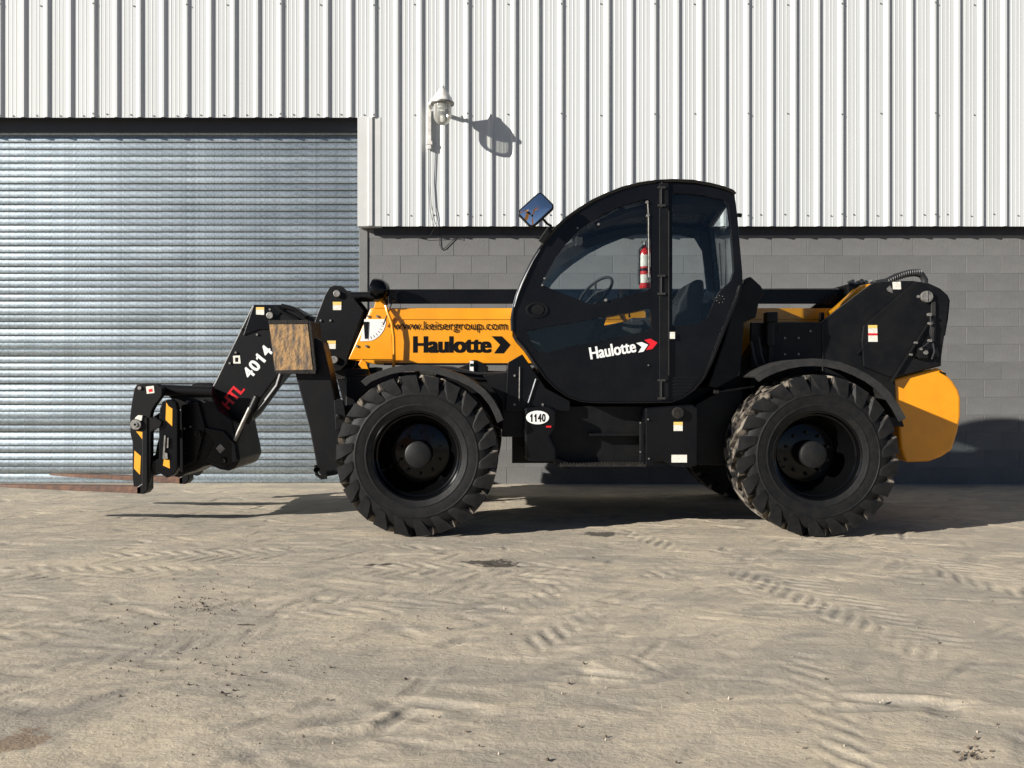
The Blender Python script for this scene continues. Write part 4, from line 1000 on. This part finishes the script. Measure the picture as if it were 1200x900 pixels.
sub('rear_post', MB().add(skin(22, 26, KY+.05, KY+.11, .04).v, skin(22, 26, KY+.05, KY+.11, .04).f).add(skin(22, 26, KY+KD-.10, KY+KD-.04, .04).v, skin(22, 26, KY+KD-.10, KY+KD-.04, .04).f), 'black')
obj('door_window', MB().prism(P2([(631,337),(638,321),(650,300),(663,283),(680,266),(700,252),(722,241),(742,234.5),(764,231),(764,343),(698,358),(688,358)], KY), KY+.012, KY+.018), 'glass', door_)
obj('lower_window', MB().prism(P2([(614,386),(766,358),(766,389),(640,416),(624,413)], KY), KY+.012, KY+.018), 'glass', door_)
sub('side_window', MB().prism(P2([(786,224),(822,225),(852,232),(858,262),(862,318),(858,332),(839,354),(830,376),(818,383),(786,385)], KY), KY+.012, KY+.018), 'glass')
sub('far_window', MB().prism(FP([(636,330),(644,312),(660,290),(700,256),(742,238),(784,230),(784,365),(640,365)]), KY+KD-.022, KY+KD-.016).prism(FP([(792,228),(845,236),(860,340),(792,366)]), KY+KD-.022, KY+KD-.016), 'glass')
# rubber seal with a glossy lip round the cab side
loop = [Vector((x, KY-.014, z)) for x, z in oW]; loop.append(loop[0])
sub('door_seal', MB().tube(loop[:23], .013, 10), 'seal', smooth=True)
loop2 = [Vector((x*.985+.0, KY-.016, z)) for x, z in P2([(x, y) for x, y in outl[26:]], KY)]
sub('glint_strip', MB().tube([p+Vector((.004, -.012, 0)) for p in loop[2:8]], [.004, .007, .008, .007, .005, .003], 8), 'chrome', smooth=True)  # chrome strip added along the windscreen edge to imitate its sun glint
sub('lower_seal', MB().tube(loop2, .007, 8), 'seal', smooth=True)
part('door_pillar', MB().box(WX(772.5, KY-.02), WX(783.5, KY-.02), KY-.022, KY-.0125, WZ(470, KY), WZ(215, KY)), 'blackm', door_, bevel=.003)
hg = MB()
for (ya, yb) in ((220, 243), (323, 346), (445, 468)):
    hg.tube([P3(775, ya, KY-.03), P3(775, yb, KY-.03)], .0055, 8); hg.box(WX(770, KY), WX(779, KY), KY-.036, KY-.0225, WZ(ya+2, KY), WZ(ya-.5, KY)).box(WX(770, KY), WX(779, KY), KY-.036, KY-.0225, WZ(yb, KY), WZ(yb-2.5, KY))
part('door_hinges', hg, 'fender', door_, bevel=.001)
part('pillar_trim', MB().box(WX(782.5, KY), WX(783.4, KY), KY-.028, KY-.022, WZ(440, KY), WZ(248, KY)), 'fender', door_)
part('gas_strut', MB().tube([P3(759, 236, KY-.02), P3(760, 252, KY-.02), P3(760.5, 325, KY-.02)], .005, 8), 'steel', door_, smooth=True)
studs('glass_stud', [(758.5,236.5,.011),(759.5,252,.012),(758.5,329,.012),(638,326,.008),(635.5,334,.008),(677,267,.007),(701.5,262.5,.009),(710,351.5,.011),(760,428,.005)], 0, .03, 'steel', door_, KY-.028)
el = lambda cx, cy, a, b_: [(cx+a*math.cos(t), cy+b_*math.sin(t)) for t in [i*math.pi/12 for i in range(24)]]
part('door_handle', MB().prism(P2(el(629, 363, 13, 9), KY-.02), KY-.024, KY-.0125, [P2(el(629, 363, 10.5, 7), KY-.02)]).prism(P2(el(630.5, 363, 7, 6.5), KY-.02), KY-.030, KY-.0125), 'blackm', door_, bevel=.003)
part('rear_latch', MB().cyl(P3(844, 350.5, KY-.01), .018, 0, .02, 14), 'blackm', cab, bevel=.002)
studs('latch_screw', [(844+4.5*math.cos(k*.898), 350.5+4.2*math.sin(k*.898), .0035) for k in range(7)], 0, .01, 'steel', cab, KY-.006)
vl = MB()
for k in range(6): vl.box(WX(786, KY), WX(818-k*2.6, KY), KY-.006, KY-.0005, WZ(442+k*4+1.2, KY), WZ(442+k*4, KY))
part('vent_louvre', vl, 'blackm', cab)
ppoly('door_sticker', [(783.5,389),(791,389),(791,397),(783.5,397)], KY-.0245, .002, 'sticker', door_, bevel=0)
gl = MB()
for (a, b_, c, d) in ((690,260,722,243),(692,263,724,246),(733,241,757,233.5),(731,244,757,236.5),(732,245.5,754,240)):
    gl.bar(P3(a, b_-1, KY+.10), P3(c, d-1, KY+.10), .006, .02)
part('roof_vent_slats', gl, 'steel', cab)
ang = R(9.5); b0 = (WX(692, KY), WZ(421.5, KY))
lettering('maker_name', 'Haulotte', (b0[0], b0[1], 54.5*KY/F, 14.2*KY/F), KY-.0123, 'white', door_, ang=ang, bold=.035)
ppoly('white_chevron', [(745.5,402),(752,400.8),(759.5,404),(754,412),(748,413.2),(752,406.5)], KY-.0142, .0014, 'white', door_, bevel=0)
ppoly('red_chevron', [(755,398.5),(762,396.8),(770.5,401.5),(764.5,409),(757,410.3),(761.5,403.5)], KY-.0142, .0014, 'red', door_, bevel=0)
# mirror
mc = P3(628, 245.5, 6.15); d = (mc-cam.location).normalized(); want = Vector((-.05, -.85, .42)).normalized(); nrm = (want-d).normalized()
ez = nrm; ex = Vector((1, 0, 0)); ex = (ex-ez*ex.dot(ez)).normalized(); ey = ez.cross(ex)
ca_, sa_ = math.cos(R(43)), math.sin(R(43)); ux = ex*ca_+ey*sa_; uy = -ex*sa_+ey*ca_
def rrect(w_, h_, r, z, n=5):
    out = []
    for (cx, cy, a0_) in ((w_-r, h_-r, 0), (-w_+r, h_-r, 90), (-w_+r, -h_+r, 180), (w_-r, -h_+r, 270)):
        for i in range(n+1): a = R(a0_+90*i/n); out.append(mc+ux*(cx+r*math.cos(a))+uy*(cy+r*math.sin(a))+ez*z)
    return out
def plate3(w_, h_, r, z0, z1):
    a = rrect(w_, h_, r, z0); b_ = rrect(w_, h_, r, z1); n = len(a)
    return MB().add(a+b_, [tuple(range(n))[::-1], tuple(range(n, 2*n))] + [(i, (i+1) % n, n+(i+1) % n, n+i) for i in range(n)])
mh = part('mirror_housing', plate3(.122, .085, .034, -.035, -.001), 'blackm', bevel=.006)
gm = MB(); NA, NR = 40, 8; vs = [mc+ez*.010]; RC = .75
for j in range(1, NR+1):
    for p in rrect(.110*j/NR, .073*j/NR, .024*j/NR, 0, 9):
        q = p-mc; rr2 = q.length; vs.append(p+ez*(.010-rr2*rr2/(2*RC)))
NA = (len(vs)-1)//NR; fs = [(0, 1+i, 1+(i+1) % NA) for i in range(NA)]
for j in range(NR-1):
    for i in range(NA): a = 1+j*NA+i; b_ = 1+j*NA+(i+1) % NA; fs.append((a, a+NA, b_+NA, b_))
gm.add(vs, fs)
part('mirror_glass', gm, 'mirror', mh, smooth=True)
part('mirror_arm', MB().tube([P3(636, 256, 6.2), P3(641, 262, 6.25), P3(645.5, 264.5, 6.3), P3(645, 270, 6.33), P3(640, 280, 6.34)], .010, 8), 'blackm', mh, smooth=True)
part('mirror_mount', MB().bar(P3(634, 284, 6.33), P3(645, 268, 6.33), .05, .05), 'blackm', mh, bevel=.008)
part('rear_lamp_stub', MB().tube([P3(864, 252, 6.4), P3(869, 252.5, 6.4)], .016, 10), 'blackm', cab)
# cab interior: seat, steering wheel, column, dash, rear box
IY = 6.62
st_ = part('driver_seat', MB().prism(P2([(790,372),(794,355),(806,334),(814,328),(823,329),(824,345),(818,372),(830,385),(826,398),(770,398),(768,385),(788,382)], IY), IY-.06, IY+.38), 'inner', cab, bevel=.03, seg=3)
sw = MB(); cc = P3(698, 343, 6.82); nrm2 = Vector((-.66, -.42, .62)).normalized(); e1 = Vector((0, 1, 0)); e1 = (e1-nrm2*e1.dot(nrm2)).normalized(); e2 = nrm2.cross(e1)
cc2 = cc; ring = [cc2+(e1*math.cos(a)+e2*math.sin(a))*.17 for a in [i*2*math.pi/28 for i in range(29)]]
sw.tube(ring, .013, 8)
nrm2v = nrm2
for a in (R(90), R(210), R(330)): sw.tube([cc2, cc2+(e1*math.cos(a)+e2*math.sin(a))*.17], .009, 6)
sw.v = [tuple(Vector(v)) for v in sw.v]
part('steering_wheel', sw, 'inner', cab, smooth=True)
part('steering_column', MB().tube([cc2, cc2-nrm2*.12+Vector((.02, 0, 0)), cc2+Vector((-.05, 0, -.45))], [.03, .035, .06], 12), 'inner', cab, smooth=True)
part('dashboard', MB().prism(P2([(612,360),(640,350),(690,362),(700,372),(690,400),(640,420),(618,395)], 6.5), 6.5, 7.04), 'inner', cab, bevel=.02)
part('side_console', MB().box(WX(745, 6.6), WX(835, 6.6), 6.92, 7.07, 1.15, WZ(372, 6.9)), 'inner', cab, bevel=.02)
part('reflection_grey', MB().prism(P2([(694,390),(718,380),(752,374),(756,380),(750,392),(722,396),(700,400)], 6.9), 6.9, 6.98), 'fender', cab, bevel=.01)  # grey shape added to imitate machines reflected in the lower window
part('reflection_orange', MB().prism(P2([(672,386),(698,383),(696,392),(680,397),(673,394)], 6.8), 6.8, 6.84), mat('reflection_orange_paint', (.45, .10, .02), .6), cab, bevel=.004)  # orange shape added for the same reflection
part('pale_quad', MB().prism(P2([(642,404),(660,402),(663,408),(650,411)], 6.6), 6.6, 6.64), 'steel', cab, bevel=.003)  # small pale quad added behind the lower window
part('control_lever', MB().tube([P3(738, 372, 6.95), P3(735, 355, 6.93)], .008, 6).tube([P3(735, 357, 6.93), P3(734.5, 349, 6.93)], .018, 8), 'inner', cab, smooth=True)
part('interior_mirror', MB().prism(P2([(664,290),(676,278),(676,287),(668,291)], 6.55), 6.55, 6.57).prism(P2([(675,277),(683,278),(683,287),(675,288)], 6.5), 6.5, 6.56), 'fender', cab, bevel=.002)
part('headliner', MB().prism(P2([(700,250),(740,236),(800,230),(850,236),(850,244),(800,240),(742,248),(704,262)], 6.5), 6.45, 6.8), 'inner', cab)
part('cable_loom', MB().tube([P3(843, 285, 7.03), P3(844, 300, 7.03), P3(846, 335, 7.03)], .006, 6).tube([P3(850, 282, 7.03), P3(851, 310, 7.03), P3(850, 340, 7.03)], .006, 6), 'steel', cab, smooth=True)
# engine/air cleaner behind cab
part('rear_deck', MB().prism(P2([(862,350),(874,326),(880,324),(892,335),(896,342),(890,352),(886,372),(872,378),(868,440),(840,455),(830,452),(848,400)], 6.45), 6.45, 7.05), 'blackm', bevel=.01)

# ------------------------------------------------------------------ fire extinguisher in the cab
fx = thing('fire_extinguisher', 'red fire extinguisher standing upright behind the cab door glass by the pillar', 'fire extinguisher', tuple(P3(755.5, 338, 6.52)))
c = P3(755.5, 338, 6.52)
obj('cylinder', MB().lathe([(.0001, 0), (.038, 0), (.042, .01), (.042, .27), (.036, .295), (.018, .318), (.016, .33), (.0001, .33)], c, 'Z', 28), 'exred', fx, smooth=True)
obj('valve_head', MB().tube([c+Vector((0, 0, .325)), c+Vector((0, 0, .365))], .014, 10).bar(c+Vector((-.03, 0, .365)), c+Vector((.05, 0, .375)), .015, .02).bar(c+Vector((0, 0, .345)), c+Vector((.055, 0, .337)), .01, .02), 'steel', fx, bevel=.002)
obj('label_band', MB().lathe([(.0426, .17), (.0430, .175), (.0430, .255), (.0426, .26)], c, 'Z', 28).lathe([(.0426, .04), (.0430, .045), (.0430, .10), (.0426, .105)], c, 'Z', 28), 'sticker', fx, smooth=True)
obj('discharge_hose', MB().tube([c+Vector((-.01, -.02, .34)), c+Vector((-.049, -.02, .30)), c+Vector((-.052, -.02, .12)), c+Vector((-.049, -.02, .03))], .008, 8), 'rubberh', fx, smooth=True)
obj('bracket', MB().lathe([(.0435, .135), (.046, .135), (.046, .155), (.0435, .155)], c, 'Z', 28, close=True), 'decalk', fx)

# ------------------------------------------------------------------ yellow lifts across the yard, seen in the door mirror
def boom_lift(loc, rz):
    t = thing('boom_lift', 'yellow articulated boom lift parked across the yard, seen in the cab mirror', 'boom lift', loc, 'boom lifts across the yard')
    def lp_(name, mb, m, **k):
        o = obj(name, mb, m, **k); o.parent = t; return o
    lp_('chassis', MB().box(-1.2, 1.2, -.9, .9, .45, .85), 'yellow', bevel=.05)
    for (x, y) in ((-.95, -1), (.95, -1), (-.95, 1), (.95, 1)):
        lp_('wheel', MB().lathe([(.0001, -.15), (.25, -.15), (.42, -.13), (.45, 0), (.42, .13), (.25, .15), (.0001, .15)], (x, y, .45), 'Y', 24), 'rubber', smooth=True)
    lp_('turret', MB().box(-1.3, 1.0, -.8, .8, .95, 1.9), 'yellow', bevel=.08)
    lp_('lower_arm', MB().bar((-.9, 0, 1.8), (1.6, 0, 6.2), .35, .3), 'yellow', bevel=.02)
    lp_('upper_arm', MB().bar((1.8, 0, 6.0), (-2.2, 0, 10.2), .28, .25), 'yellow', bevel=.02)
    lp_('knuckle', MB().cyl((1.7, 0, 6.1), .25, -.25, .25, 20), 'blackm')
    lp_('jib', MB().bar((-2.2, 0, 10.2), (-3.3, 0, 10.6), .15, .15), 'blackm')
    b_ = MB()
    for (x0_, x1_, y0_, y1_) in ((-4.1, -3.3, -.9, -.86), (-4.1, -3.3, .86, .9), (-4.14, -4.1, -.9, .9), (-3.3, -3.26, -.9, .9)):
        b_.box(x0_, x1_, y0_, y1_, 11.2, 11.26).box(x0_, x1_, y0_, y1_, 10.7, 10.74)
    for x_ in (-4.12, -3.28):
        for y_ in (-.88, 0, .88): b_.box(x_-.02, x_+.02, y_-.02, y_+.02, 10.2, 11.2)
    b_.box(-4.14, -3.26, -.9, .9, 10.15, 10.2); lp_('basket', b_, 'yellow')
    t.rotation_euler = (0, 0, rz)
    return t
boom_lift((-3.6, -4, 0), R(12)); b2 = boom_lift((-1.2, -6.5, 0), R(100)); b2['label'] = 'second yellow boom lift further off across the yard, seen in the cab mirror'
b3 = boom_lift((-7.5, -9, 0), R(150)); b3['label'] = 'furthest yellow boom lift at the side of the yard, seen in the cab mirror'
